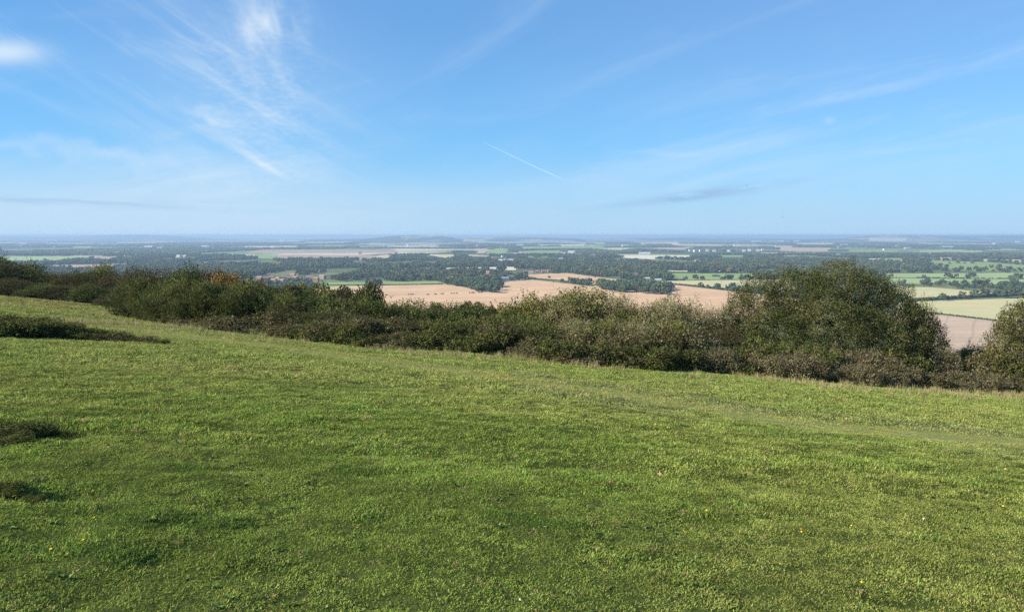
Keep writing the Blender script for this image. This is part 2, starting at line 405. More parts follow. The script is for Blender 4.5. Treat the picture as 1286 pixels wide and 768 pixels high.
FM = {'tan': field_mat('stubble', (.48, .305, .175), (.56, .365, .215), .65, 18),
      'straw': field_mat('straw', (.46, .39, .20), (.40, .37, .19), .3, -15),
      'green': field_mat('pasture', (.19, .25, .085), (.23, .28, .10), .3, 10),
      'lime': field_mat('young_crop', (.28, .34, .14), (.25, .30, .13), .3, 10),
      'brown': field_mat('plough', (.30, .21, .15), (.36, .26, .18), .4, 5),
      'pink': field_mat('pink_soil', (.44, .32, .22), (.38, .27, .19), .8, -55),
      'pale': field_mat('pale_strip', (.52, .45, .32), (.58, .50, .36), .3, 5)}
FIELDS = [
    ('tan', [(395, 361), (470, 358.5), (560, 357), (572, 358), (606, 366), (624, 367), (626, 354), (668, 351), (746, 360), (800, 362), (846, 357.5), (930, 367), (1010, 376), (1010, 400), (600, 425), (380, 405)]),
    ('tan', [(648, 346), (680, 344), (712, 343), (768, 350), (748, 358.5), (672, 349.5)]),
    ('green', [(413, 354.8), (548, 352.8), (562, 357.1), (470, 358.7), (425, 360), (400, 362)]),
    ('straw', [(744, 359.5), (768, 350), (790, 352.5), (838, 353.5), (848, 358), (800, 363)]),
    ('straw', [(838, 352.6), (1000, 350.5), (1000, 372), (930, 365), (840, 355.8)]),
    ('green', [(838, 343.2), (950, 343), (950, 350), (845, 352)]),
    ('pale', [(820, 340), (930, 340), (930, 341.8), (822, 342)]),
    ('pink', [(1120, 389), (1165, 393.5), (1248, 403), (1320, 409), (1340, 445), (1130, 460)]),
    ('straw', [(1130, 379.5), (1200, 377), (1260, 375), (1330, 374), (1330, 406), (1248, 401), (1165, 391.5), (1125, 387)]),
    ('straw', [(1120, 360), (1165, 360.5), (1210, 364), (1256, 369), (1228, 371.5), (1130, 376)]),
    ('lime', [(1112, 343.5), (1286, 342.5), (1330, 342), (1330, 350), (1180, 349), (1112, 348)]),
    ('lime', [(1112, 349), (1180, 350), (1330, 351), (1330, 357), (1250, 357), (1112, 356)]),
    ('green', [(1168, 327), (1240, 329), (1286, 333), (1330, 334), (1330, 340.5), (1205, 340), (1175, 334)]),
    ('lime', [(1155, 314), (1235, 314.5), (1230, 318), (1160, 318.5)]),
    ('green', [(1066, 314), (1128, 314.5), (1128, 317.5), (1066, 317.5)]),
    ('green', [(1070, 324.5), (1132, 324), (1134, 328), (1075, 328)]),
    ('pink', [(1136, 323), (1170, 323), (1170, 325.3), (1136, 325.3)]),
    ('pink', [(1176, 323), (1196, 323), (1196, 327), (1178, 327)]),
    ('straw', [(1225, 325), (1286, 326), (1286, 329), (1235, 328)]),
    ('lime', [(-40, 321.5), (116, 321.8), (112, 326), (60, 330.5), (-40, 331)]),
    ('brown', [(55, 333), (165, 331), (165, 336.5), (60, 338)]),
    ('brown', [(118, 322), (146, 322), (142, 327.5), (116, 328)]),
    ('pale', [(150, 319.5), (270, 319.5), (270, 321), (150, 321)]),
    ('pale', [(0, 304), (38, 304.2), (38, 306), (0, 306)]),
    ('pale', [(55, 305), (150, 305.6), (150, 307.2), (55, 307)]),
    ('brown', [(325, 313.2), (497, 313.5), (495, 317.3), (310, 317.8)]),
    ('brown', [(352, 320), (476, 320.5), (458, 326.5), (345, 325.5)]),
    ('green', [(312, 320), (350, 320), (343, 325), (312, 324)]),
    ('straw', [(478, 320.5), (492, 321), (488, 327.5), (452, 327)]),
    ('pale', [(286, 319.5), (320, 319.5), (316, 322), (286, 322)]),
    ('pale', [(308, 309), (376, 308.6), (376, 311), (308, 311)]),
    ('pale', [(396, 309), (430, 308.6), (430, 310.5), (396, 310.5)]),
    ('straw', [(536, 320), (560, 319.5), (578, 322), (566, 326), (548, 325.5)]),
    ('pink', [(594, 312), (616, 312), (608, 318), (598, 318)]),
    ('green', [(618, 311.5), (642, 312), (640, 320), (610, 319)]),
    ('pale', [(498, 337.5), (600, 335.5), (648, 335), (648, 339), (560, 340.5), (498, 341)]),
    ('green', [(590, 345.5), (626, 346), (622, 351), (598, 351)]),
    ('green', [(650, 309.5), (760, 309), (758, 313), (652, 314)]),
    ('green', [(655, 315), (705, 314), (708, 318), (655, 319)]),
    ('pale', [(666, 307), (735, 307), (733, 308.6), (668, 308.6)]),
    ('straw', [(764, 311), (790, 311), (784, 316), (764, 315)]),
    ('pale', [(774, 320), (872, 320.5), (866, 324.5), (815, 325.5), (776, 323.5)]),
    ('pink', [(826, 311), (872, 310.5), (870, 313.5), (828, 313.5)]),
    ('pink', [(918, 309), (952, 308.6), (950, 311.3), (920, 311.5)]),
    ('pink', [(976, 310.5), (1044, 311), (1040, 315.5), (980, 315)]),
    ('green', [(896, 320), (936, 320.5), (932, 322.6), (900, 322.3)]),
    ('pale', [(1090, 302), (1140, 302), (1138, 303), (1092, 303)]),
    ('pale', [(1000, 305), (1050, 305), (1048, 306.5), (1002, 306.5)]),
    ('pale', [(800, 305.5), (855, 305), (850, 307), (804, 307.2)]),
]
GP = []
for k_, poly in FIELDS:
    g = np.array([onplain(a, b) for a, b in poly]); GP.append(g)
    import mathutils.geometry
    tri = mathutils.geometry.tessellate_polygon([[Vector((a, b, 0)) for a, b in g]])
    zz = PLAIN + .12 + .00004 * g[:, 1].mean() + .02 * (len(GP) % 5)
    zs = terrain(g[:, 0], g[:, 1]) - PLAIN
    me = pydata('field', np.c_[g, zz + zs], np.array(tri), m=FM[k_])
    tag(link('field', me), kind='structure')


def inpoly(x, y, g):
    c = np.zeros(len(x), bool); j = len(g) - 1
    for i in range(len(g)):
        xi, yi, xj, yj = *g[i], *g[j]
        with np.errstate(divide='ignore', invalid='ignore'):
            c ^= ((yi > y) != (yj > y)) & (x < (xj - xi) * (y - yi) / (yj - yi + 1e-12) + xi)
        j = i
    return c


def infield(x, y):
    r = np.zeros(len(x), bool)
    for g in GP:
        bb = (x > g[:, 0].min()) & (x < g[:, 0].max()) & (y > g[:, 1].min()) & (y < g[:, 1].max())
        if bb.any(): k = np.where(bb)[0]; r[k] |= inpoly(x[k], y[k], g)
    return r


# ------------------------------------------------------------------ far trees
def ico(sub):
    import bmesh
    bm = bmesh.new(); bmesh.ops.create_icosphere(bm, subdivisions=sub, radius=1)
    V = np.array([v.co[:] for v in bm.verts]); F = np.array([[v.index for v in f.verts] for f in bm.faces]); bm.free(); return V, F


ICO1 = ico(2)


def tree_mesh(seed, n=16, wide=.5, tall=1.0):
    """round-headed tree one unit high: a trunk and a crown of many small uneven clumps; colour varies clump to clump"""
    r = np.random.RandomState(seed); Vs, Fs, Cs, off = [], [], [], 0
    a = np.linspace(0, 2 * math.pi, 7)[:-1]
    for k in range(1):
        ring = lambda z, q: np.c_[np.cos(a) * q, np.sin(a) * q, np.full(6, z)]
        V = np.r_[ring(-.08, .035), ring(.35, .022)]; F = np.array([[i, (i + 1) % 6, 6 + (i + 1) % 6] for i in range(6)] + [[i, 6 + (i + 1) % 6, 6 + i] for i in range(6)])
        Vs.append(V); Fs.append(F); Cs.append(np.tile([.5, .42, .36], (12, 1))); off = 12
    lob = [(0, 0, .55, .36)]
    for k in range(6):
        th = k * 1.05 + r.rand() * .6; q = wide * (.38 + .2 * r.rand()); lob.append((math.cos(th) * q, math.sin(th) * q, .36 + .28 * r.rand(), wide * (.42 + .14 * r.rand())))
    for (x, y, z, s) in lob:
        for k in range(n):
            d = r.randn(3); d /= np.linalg.norm(d); c = np.array([x, y, z]) + d * s * (.75 + .2 * r.rand()) * np.array([1, 1, .85])
            V = ICO1[0] * (s * (.24 + .16 * r.rand())) * (1 + .35 * r.randn(42, 1)) + c
            V[:, 2] = np.clip(V[:, 2], .07, None)
            Vs.append(V); Fs.append(ICO1[1] + off); off += 42
            Cs.append(np.tile(np.array([1, 1, 1]) * (.75 + .5 * r.rand()) * np.array([1 + .15 * r.randn(), 1, 1]), (42, 1)))
    return np.concatenate(Vs), np.concatenate(Fs), np.clip(np.concatenate(Cs), .2, 2)


def far_tree_mat(name, base):
    def f(t):
        b = t.n('ShaderNodeAttribute', attribute_name='lcol').outputs['Color']
        oi = t.n('ShaderNodeObjectInfo').outputs['Random']
        c = t.mix(t.rng(oi, 0, 1), base, tuple(x * y for x, y in zip(base, (1.5, 1.25, 1.1))))
        c = t.mix(t.rng(oi, .9, .93), c, tuple(x * y for x, y in zip(base, (2.0, 1.2, .8))))
        return t.mix(1.0, c, b, 'MULTIPLY')
    return mat(name, f)


M_FT = far_tree_mat('far_tree_leaves', (.042, .060, .025))
M_WOOD = attr_mat('far_wood_leaves', 0, 0, inst=True)
TM = [tree_mesh(i, 10, w, 1) for i, w in enumerate((.5, .58, .44, .62, .36))]
tree_solo = [pydata('broad_tree', v, f, c, m=M_FT) for v, f, c in TM]
tree_inst = [pydata('wood_tree', v, f, c, m=M_WOOD) for v, f, c in [tree_mesh(40 + i, 5, w) for i, w in enumerate((.5, .62, .45, .7))]]


def clump_mesh(seed):
    r = np.random.RandomState(seed); Vs, Fs, Cs, off = [], [], [], 0
    for k in range(26):
        c = np.r_[(r.rand(2) - .5) * (3.4, 1.6), .32 + .15 * r.rand()]
        V = ICO1[0] * (np.array([.42, .4, .42]) * (.8 + .5 * r.rand())) * (1 + .22 * r.randn(42, 1)) + c
        Vs.append(V); Fs.append(ICO1[1] + off); off += 42; Cs.append(np.tile([1, 1, 1] * np.array(.7 + .6 * r.rand()), (42, 1)))
    return pydata('wood_clump', np.concatenate(Vs), np.concatenate(Fs), np.concatenate(Cs), m=M_WOOD)


clumps = [clump_mesh(i) for i in range(4)]

# trees of the plain: jittered lattice between the fields
def lattice(y0_, y1_, step, umax=.80):
    out = []; y = y0_
    n = int((y1_ - y0_) / step); ys = y0_ + (np.arange(n) + .5) * step
    for yy in ys:
        m = int(2 * umax * yy / step); xs = (np.arange(m) - m / 2) * step
        out.append(np.c_[xs + rs.uniform(-.5, .5, m) * step, yy + rs.uniform(-.5, .5, m) * step])
    return np.concatenate(out)


COPSE = np.array([onplain(a, b) for a, b in [(750, 363), (770, 366.5), (805, 369), (842, 371), (843, 362), (800, 358.5), (752, 358)]])
SPUR = np.array([onplain(a, b) for a, b in [(556, 356.6), (580, 360.5), (604, 367.2), (627, 368), (628, 359), (600, 354), (560, 352)]])
HOUSES_AT = [(326, 351.5), (334, 352), (341, 351), (349, 352.5), (357, 351), (364, 352.5), (372, 351.2), (380, 353), (389, 351), (397, 352.5), (344, 354.5), (354, 355.5), (405, 350), (368, 348), (357.5, 357.4),
             (603, 343.5), (613, 344), (622, 343.3), (652, 344.4), (660, 343.2), (667, 344), (675, 342.8), (683, 342.6), (690, 341.6), (641, 351), (634, 351.8), (812, 351), (826, 351.8), (797, 348.3), (742, 342.2)]
HOUSES_AT = np.array([onplain(a, b) for a, b in HOUSES_AT])
def clear_of_houses(q):
    k = np.ones(len(q), bool)
    for h in HOUSES_AT: k &= ~((np.abs(q[:, 0] - h[0]) < 11) & (q[:, 1] > h[1] - 42) & (q[:, 1] < h[1] + 9))
    return k
B1 = lattice(560, 3300, 15.5)
keep = ~infield(B1[:, 0], B1[:, 1]) & (fbm(B1[:, 0] / 130, B1[:, 1] / 300 + 4, 3) > -.32 + .26 * sstep(B1[:, 1], 1900, 2500))
dd = B1[:, 1]
keep &= terrain(B1[:, 0], B1[:, 1]) < PLAIN + 6
# the open green country at the right edge has few trees
pxr = B1[:, 0] / B1[:, 1] * FPX + CX
sparse = (pxr > 1110) & (dd < 2300)
keep &= ~(sparse & (rs.rand(len(B1)) > .16))
sparse2 = (dd > 2300) & (rs.rand(len(B1)) > .75); keep &= ~sparse2
B1 = B1[keep]; B1 = B1[clear_of_houses(B1)]
def fill(poly, step):
    a, b = poly.min(0), poly.max(0); X, Y = np.meshgrid(np.arange(a[0], b[0], step), np.arange(a[1], b[1], step))
    p = np.c_[X.ravel(), Y.ravel()] + rs.uniform(-.4, .4, (X.size, 2)) * step; return p[inpoly(p[:, 0], p[:, 1], poly)]
copse = fill(COPSE, 15); spur = fill(SPUR, 16)
def along(pts, step, jit):
    g = np.array([onplain(a, b) for a, b in pts]); out = []
    for a, b in zip(g[:-1], g[1:]):
        n = max(2, int(np.hypot(*(b - a)) / step)); q = a + (b - a) * ((np.arange(n) + .5) / n)[:, None]; out.append(q + rs.uniform(-jit, jit, q.shape))
    return np.concatenate(out)
beltR = np.concatenate([along([(1150, 358.5), (1190, 359.5), (1240, 363), (1290, 366), (1340, 368)], 13, 6), along([(1150, 355.5), (1215, 357.5), (1290, 361), (1340, 362)], 16, 8),
                        along([(1255, 357.5), (1300, 359.5), (1340, 360)], 12, 6), along([(1262, 367.5), (1286, 368.5), (1330, 370)], 12, 5)])
knoll = np.concatenate([along([(1112, 342), (1150, 342), (1170, 342)], 14, 10), along([(1110, 338.5), (1140, 337), (1165, 339)], 14, 12), along([(1116, 334), (1140, 333), (1158, 334)], 14, 12),
                        along([(1205, 339.5), (1235, 339.5)], 14, 8), along([(1240, 337), (1275, 338)], 14, 8), along([(1190, 331.5), (1225, 331.5)], 20, 10), along([(1180, 348.3), (1220, 347.6), (1225, 347.4)], 26, 5)])
lone = np.array([onplain(a, b) for a, b in [(1222, 346.5), (1192, 347), (57, 328.5), (690, 349.5), (470, 358.4), (476, 358), (462, 359), (466, 359.5)]])


def tree_obj(p, h, mesh_i, label, group, cat='tree', z=None, name='broadleaf_tree', wide=1.0, dz=0):
    o = link(name, tree_solo[mesh_i], loc=(p[0], p[1], float(terrain(p[0], p[1])) + dz), rot=rs.uniform(0, 6.28), sc=(h * wide, h * wide, h))
    return tag(o, label, cat, group)


n_ind = 0
def batch(P_, h0, h1, label, group, name='broadleaf_tree'):
    global n_ind
    for p in P_:
        tree_obj(p, rs.uniform(h0, h1), rs.randint(0, 4), label, group, name=name, wide=rs.uniform(.95, 1.25)); n_ind += 1


copse = copse[np.argsort(copse[:, 1])][:90]; spur = spur[np.argsort(spur[:, 1])][:70]
batch(copse, 12, 15, 'dark round-headed tree of the isolated copse standing in the tan stubble field', 'trees of the copse in the tan stubble field')
batch(spur, 11, 14, 'dark tree of the wooded spur that pokes into the left side of the tan field', 'trees of the wooded spur beside the tan field')
batch(beltR, 8, 12, 'tree of the dense belt between the green meadows and the straw coloured field', 'trees of the belt behind the straw coloured fields')
batch(lone[:2], 9, 10, 'small round tree standing alone in the pale green meadow', 'lone meadow trees')
batch(lone[2:3], 13, 14, 'lone grey-green tree in the long green field beyond the dark scrub', None)
batch(lone[3:4], 6, 7, 'tiny lone tree in the upper tan field', None)
batch(lone[4:], 12, 14, 'round tree standing between the green strip and the tan stubble field', 'trees at the corner of the green strip')
B1 = B1[np.argsort(B1[:, 1])]
# the nearest of the wooded valley are trees of their own, the rest is far-off woodland
vis = (B1[:, 1] > 900)
near_wood = B1[vis][:max(0, 300 - n_ind)]
batch(near_wood, 9, 14, 'tree on the near edge of the valley woods behind the tan stubble field', 'trees on the near edge of the valley woods')
rest = np.concatenate([B1[vis][max(0, 300 - n_ind + len(near_wood)):], knoll]) if n_ind < 301 else np.concatenate([B1[vis][len(near_wood):], knoll])
P2 = lattice(3300, 9000, 34); k = ~infield(P2[:, 0], P2[:, 1]) & (fbm(P2[:, 0] / 420, P2[:, 1] / 1300, 3) > .16)
hed = (vnoise(P2[:, 0] / 2000 + 7, P2[:, 1] / 120) > .74); P2 = P2[(k | (hed & ~infield(P2[:, 0], P2[:, 1])))]
P3 = lattice(9000, 18500, 95); k = fbm(P3[:, 0] / 900 + 3, P3[:, 1] / 3200, 3) > .14; P3 = P3[k & ~infield(P3[:, 0], P3[:, 1])]
pts, sc, idx, col, rot = [], [], [], [], []
def addpts(Q, smin, smax, i0, i1, flat=1.0, w=1.0):
    n = len(Q); s = rs.uniform(smin, smax, n); pts.append(np.c_[Q, terrain(Q[:, 0], Q[:, 1])]); sc.append(np.c_[s * w, s * w, s * flat]); idx.append(rs.randint(i0, i1, n))
    b = np.array([.040, .058, .024]) * (.85 + .8 * rs.rand(n, 1) ** 1.5); b[:, 0] *= 1 + .3 * rs.rand(n); au = rs.rand(n) > .95; b[au] *= [1.9, 1.3, .9]; col.append(b)
    rot.append(np.c_[np.zeros(n), np.zeros(n), rs.uniform(-.3, .3, n) if i0 == 4 else rs.uniform(0, 6.28, n)])
addpts(rest, 7, 15, 0, 4, w=1.15); addpts(P2, 8, 12, 4, 8, .95, 1.15); addpts(P3, 13, 20, 4, 8, .55, 2.0)
pts, sc, idx, col, rot = map(np.concatenate, (pts, sc, idx, col, rot))
wd = gn_scatter('woodland', pts, rot, sc, idx, col, tree_inst + clumps, M_WOOD)
tag(wd, 'far-off dark woods and hedgerow trees covering the wide plain below', 'woodland', kind='stuff')


# ------------------------------------------------------------------ hedges between the fields
def hedge(pts, w, h, label, group=None, gap=0.0, col=(.040, .050, .022)):
    g = along(pts, 3.0, .6); r = rs; Vs, Fs, Cs, off = [], [], [], 0
    base = g.mean(0); z0_ = float(terrain(*base))
    for p in g:
        if r.rand() < gap: continue
        for k in range(2):
            s = np.array([w * (.55 + .3 * r.rand()), w * (.45 + .2 * r.rand()), h * (.45 + .3 * r.rand())])
            V = ICO1[0] * s * (1 + .18 * r.randn(42, 1)) + np.r_[p - base + r.uniform(-.6, .6, 2), h * .42]
            Vs.append(V); Fs.append(ICO1[1] + off); off += 42; Cs.append(np.tile(np.array(col) * (.7 + .7 * r.rand()), (42, 1)))
    o = link('hedge', pydata('hedge', np.concatenate(Vs), np.concatenate(Fs), np.concatenate(Cs), m=M_HEDGE), loc=(*base, z0_))
    return tag(o, label, 'hedge', group)


M_HEDGE = attr_mat('hedge_leaves', 0, 0)
hedge([(668, 350), (700, 352.5), (746, 359)], 2.4, 2.4, 'long low hedge dividing the upper and lower tan stubble fields')
hedge([(842, 356.8), (880, 360), (930, 366), (1000, 373)], 2.6, 2.6, 'dark hedge between the straw coloured strip and the tan field right of the copse')
hedge([(836, 342.6), (926, 342.4)], 3.5, 3, 'thin hedge along the top of the bright green meadow')
hedge([(838, 351.8), (860, 352)], 2.5, 3, 'short hedge at the corner of the bright green meadow beside the farmyard')
hedge([(895, 347.2), (904, 347.5)], 4, 4, 'small clump of thorn in the middle of the bright green meadow')
hedge([(1150, 377.8), (1190, 375.5), (1240, 373), (1300, 370)], 3.6, 4.2, 'thick dark hedge between the two straw coloured fields')
hedge([(1120, 388.2), (1165, 392.6), (1248, 402.3), (1320, 407.8)], 1.6, 1.6, 'narrow green hedge between the straw coloured field and the pinkish field')
hedge([(1150, 348.6), (1200, 349.4), (1330, 350.5)], 2.2, 2.2, 'low hedge line crossing the pale green meadows', gap=.2)
hedge([(410, 358.4), (450, 358.1), (505, 357.9), (556, 356.8)], 2.6, 1.8, 'ragged hedge between the green strip and the tan field')
for (a, b, wd_) in [(472, 370.5, 3), (484, 371, 1.5), (512, 370, 8), (536, 370.2, 2.5), (545, 369.8, 4)]:
    hedge([(a, b), (a + wd_, b - .1)], 1.6, 1.6, 'remnant of broken dark hedge standing in the tan field', 'remnants of the broken hedge in the tan field')
for (a, b, wd_) in [(553, 369.2, 5), (566, 368.8, 9), (588, 368, 9), (600, 367.6, 6)]:
    hedge([(a, b), (a + wd_, b - .2)], 1.6, 1.6, 'remnant of broken dark hedge standing in the tan field', 'remnants of the broken hedge in the tan field')
hedge([(664, 350.3), (672, 350.5)], 3, 4, 'dark thorn hedge beside the white farmhouse')


# ------------------------------------------------------------------ buildings on the plain
def house_parts(L, W, H, RH, wall_m, roof_m, chim=True, wins=4):
    parts = []
    x, y = L / 2, W / 2
    V = [(-x, -y, 0), (x, -y, 0), (x, y, 0), (-x, y, 0), (-x, -y, H), (x, -y, H), (x, y, H), (-x, y, H)]
    F = [(0, 1, 5, 4), (2, 3, 7, 6), (1, 2, 6, 5), (3, 0, 4, 7)]
    V += [(x, 0, H + RH), (-x, 0, H + RH)]; F += [(5, 6, 8, 8), (7, 4, 9, 9)]
    me = bpy.data.meshes.new('wall'); me.from_pydata(V, [], [tuple(dict.fromkeys(f)) for f in F]); me.materials.append(wall_m); parts.append(('wall', me))
    e = .35; s = RH / y
    V = []; F = []
    for sg in (-1, 1):
        b = len(V)
        for zz in (.02, .22):
            V += [(-x - e, sg * (y + e), H - s * e + zz), (x + e, sg * (y + e), H - s * e + zz), (x + e, 0, H + RH + zz), (-x - e, 0, H + RH + zz)]
        F += [(b, b + 1, b + 2, b + 3), (b + 4, b + 5, b + 6, b + 7), (b, b + 1, b + 5, b + 4), (b + 1, b + 2, b + 6, b + 5), (b, b + 3, b + 7, b + 4)]
    me = bpy.data.meshes.new('roof'); me.from_pydata(V, [], F); me.materials.append(roof_m); parts.append(('roof', me))
    def box(name, c, s, m):
        V = [(c[0] + a * s[0] / 2, c[1] + b * s[1] / 2, c[2] + d * s[2] / 2) for a in (-1, 1) for b in (-1, 1) for d in (-1, 1)]
        F = [(0, 1, 3, 2), (4, 6, 7, 5), (0, 4, 5, 1), (2, 3, 7, 6), (0, 2, 6, 4), (1, 5, 7, 3)]
        me = bpy.data.meshes.new(name); me.from_pydata(V, [], F); me.materials.append(m); parts.append((name, me))
    if chim: box('chimney', (x * .6, .4, H + RH + .5), (.9, .7, 2.2), M_BRICK)
    for i in range(wins):
        cx_ = -x + L * (i + .5) / wins
        box('window', (cx_, -y - .03, H * .3), (1.1, .12, 1.2), M_GLASS)
        if H > 4: box('window', (cx_, -y - .03, H * .76), (1.1, .12, 1.1), M_GLASS)
    return parts


flat = lambda n, c: mat(n, lambda t: t.mix(t.rng(t.noise(t.n('ShaderNodeNewGeometry').outputs['Position'], .8, 3), .3, .7), c, tuple(v * .8 for v in c)))
M_BRICK = flat('red_brick', (.28, .17, .12)); M_RENDER = flat('white_render', (.62, .61, .57)); M_TILE = flat('clay_tile', (.26, .165, .125)); M_SLATE = flat('slate', (.22, .22, .24))
M_GLASS = flat('window_glass', (.04, .05, .06)); M_SHEET = flat('pale_metal_sheet', (.42, .43, .44)); M_BUFF = flat('buff_brick', (.34, .28, .22))
PROTO = {}
def house(kind, px, py, rot, label, group=None, s=1.0, cat='house', name='house'):
    if kind not in PROTO:
        PROTO[kind] = house_parts(*{'brick': (11, 7, 5, 3, M_BRICK, M_TILE), 'white': (12, 7.5, 5.4, 3.2, M_RENDER, M_SLATE), 'buff': (13, 8, 5, 3.4, M_BUFF, M_TILE),
                                    'cottage': (10, 6, 3.4, 3, M_RENDER, M_TILE), 'barn': (34, 14, 5, 3.2, M_SHEET, M_SHEET, False, 0), 'dark': (20, 10, 4, 3, M_SLATE, M_SLATE, False, 0)}[kind])
    x, y = onplain(px, py)
    r = bpy.data.objects.new(name, None); C.objects.link(r); r.location = (x, y, float(terrain(x, y))); r.rotation_euler = (0, 0, rot); r.scale = (s, s, s)
    tag(r, label, cat, group)
    for n, me in PROTO[kind]: link(n, me, r)
    return r


rr = random.Random(5)
for px, py in [(326, 351.5), (334, 352), (341, 351), (349, 352.5), (357, 351), (364, 352.5), (372, 351.2), (380, 353), (389, 351), (397, 352.5), (344, 354.5), (354, 355.5), (405, 350), (368, 348)]:
    house(rr.choice(['brick', 'buff', 'brick']), px, py, rr.uniform(-.6, .6), 'small brick house with clay roof among the valley trees left of the green strip', 'village houses left of the green strip')
house('cottage', 357.5, 357.4, .4, 'white gabled cottage in front of the left end of the green strip', s=1.05, name='cottage', cat='cottage')
for px, py in [(603, 343.5), (613, 344), (622, 343.3), (652, 344.4), (660, 343.2), (667, 344), (675, 342.8), (683, 342.6), (690, 341.6)]:
    house(rr.choice(['brick', 'buff', 'buff']), px, py, rr.uniform(-.5, .5), 'red-brown house in the row at the far edge of the upper tan field', 'houses behind the upper tan field', s=.9)
house('white', 641, 351, .5, 'white farmhouse at the corner of the tan stubble field', s=1.1, name='farmhouse', cat='farmhouse')
house('dark', 634, 351.8, .1, 'low dark barn beside the white farmhouse', name='barn', cat='barn')
house('dark', 655, 350.6, -.1, 'long dark shed right of the white farmhouse', s=.8, name='shed', cat='shed')
house('barn', 812, 351.0, .15, 'long pale metal barn roof behind the copse', s=.6, name='barn', cat='barn')
house('barn', 826, 351.8, -.1, 'shorter pale barn at the right end of the farmyard behind the copse', s=.42, name='barn', cat='barn')
house('brick', 797, 348.3, .3, 'brick farmhouse with dark roof at the left of the farmyard behind the copse', s=1.2, name='farmhouse', cat='farmhouse')
house('buff', 742, 342.2, .2, 'buff house just above the far corner of the upper tan field', s=1.1)
house('buff', 621, 326.6, .1, 'long pale brown building among the dark woods', s=1.3, name='barn', cat='barn')
house('buff', 744, 323.2, .1, 'large brown building standing above the dark woods', s=1.6, name='manor_house', cat='manor house')
for px, py in [(867, 315.6), (873, 316.2), (880, 315.8), (888, 315.4), (897, 315.9), (915, 316), (934, 315.6), (941, 315), (952, 315.3), (958, 314.8)]:
    house('white', px, py, rr.uniform(-.5, .5), 'tiny white house of the distant village above the long wood', 'white houses of the distant village', s=1.5)
for px, py in [(947, 304), (953, 303.6), (981, 303.4), (1001, 303.2), (1163, 308), (1171, 308.4), (1196, 308), (1201, 309.2), (744, 309.4), (718, 317)]:
    house('barn', px, py, rr.uniform(-.3, .3), 'tiny pale speck of a building far out on the hazy plain', 'pale specks of buildings far out on the plain', s=2.0 if py < 305 else 1.1, name='barn', cat='building')


def tower(px, py, h, r_, label, group):
    x, y = onplain(px, py); n = 16; a = np.linspace(0, 2 * math.pi, n + 1)[:-1]
    prof = [(r_, 0), (r_ * .92, h * .3), (r_ * .78, h * .75), (r_ * .8, h), (r_ * .6, h), (.1, h * .99)]
    V = np.concatenate([np.c_[np.cos(a) * q, np.sin(a) * q, np.full(n, z)] for q, z in prof])
    F = np.array([(k * n + i, k * n + (i + 1) % n, (k + 1) * n + (i + 1) % n, (k + 1) * n + i) for k in range(len(prof) - 1) for i in range(n)])
    tag(link('cooling_tower', pydata('cooling_tower', V, F, m=M_RENDER), loc=(x, y, PLAIN)), label, 'tower', group)
for k in range(70):
    py = rr.choice([rr.uniform(304, 312), rr.uniform(308, 330)]); px = rr.uniform(10, 1280)
    q = onplain(px, py)
    if infield(np.array([q[0]]), np.array([q[1]]))[0] or (400 < px < 1100 and py > 336): continue
    house(rr.choice(['white', 'buff', 'white', 'barn']), px, py, rr.uniform(-.6, .6), 'pale building scattered singly among the distant woods and fields', 'single pale buildings among the distant woods', s=rr.uniform(1, 1.5) if py > 312 else 1.8, name='farm_building', cat='building')
for px in (353.5, 356.5): tower(px, 304.2, 42, 11, 'tiny white tower of a pair far out on the left plain', 'pair of white towers on the far plain')


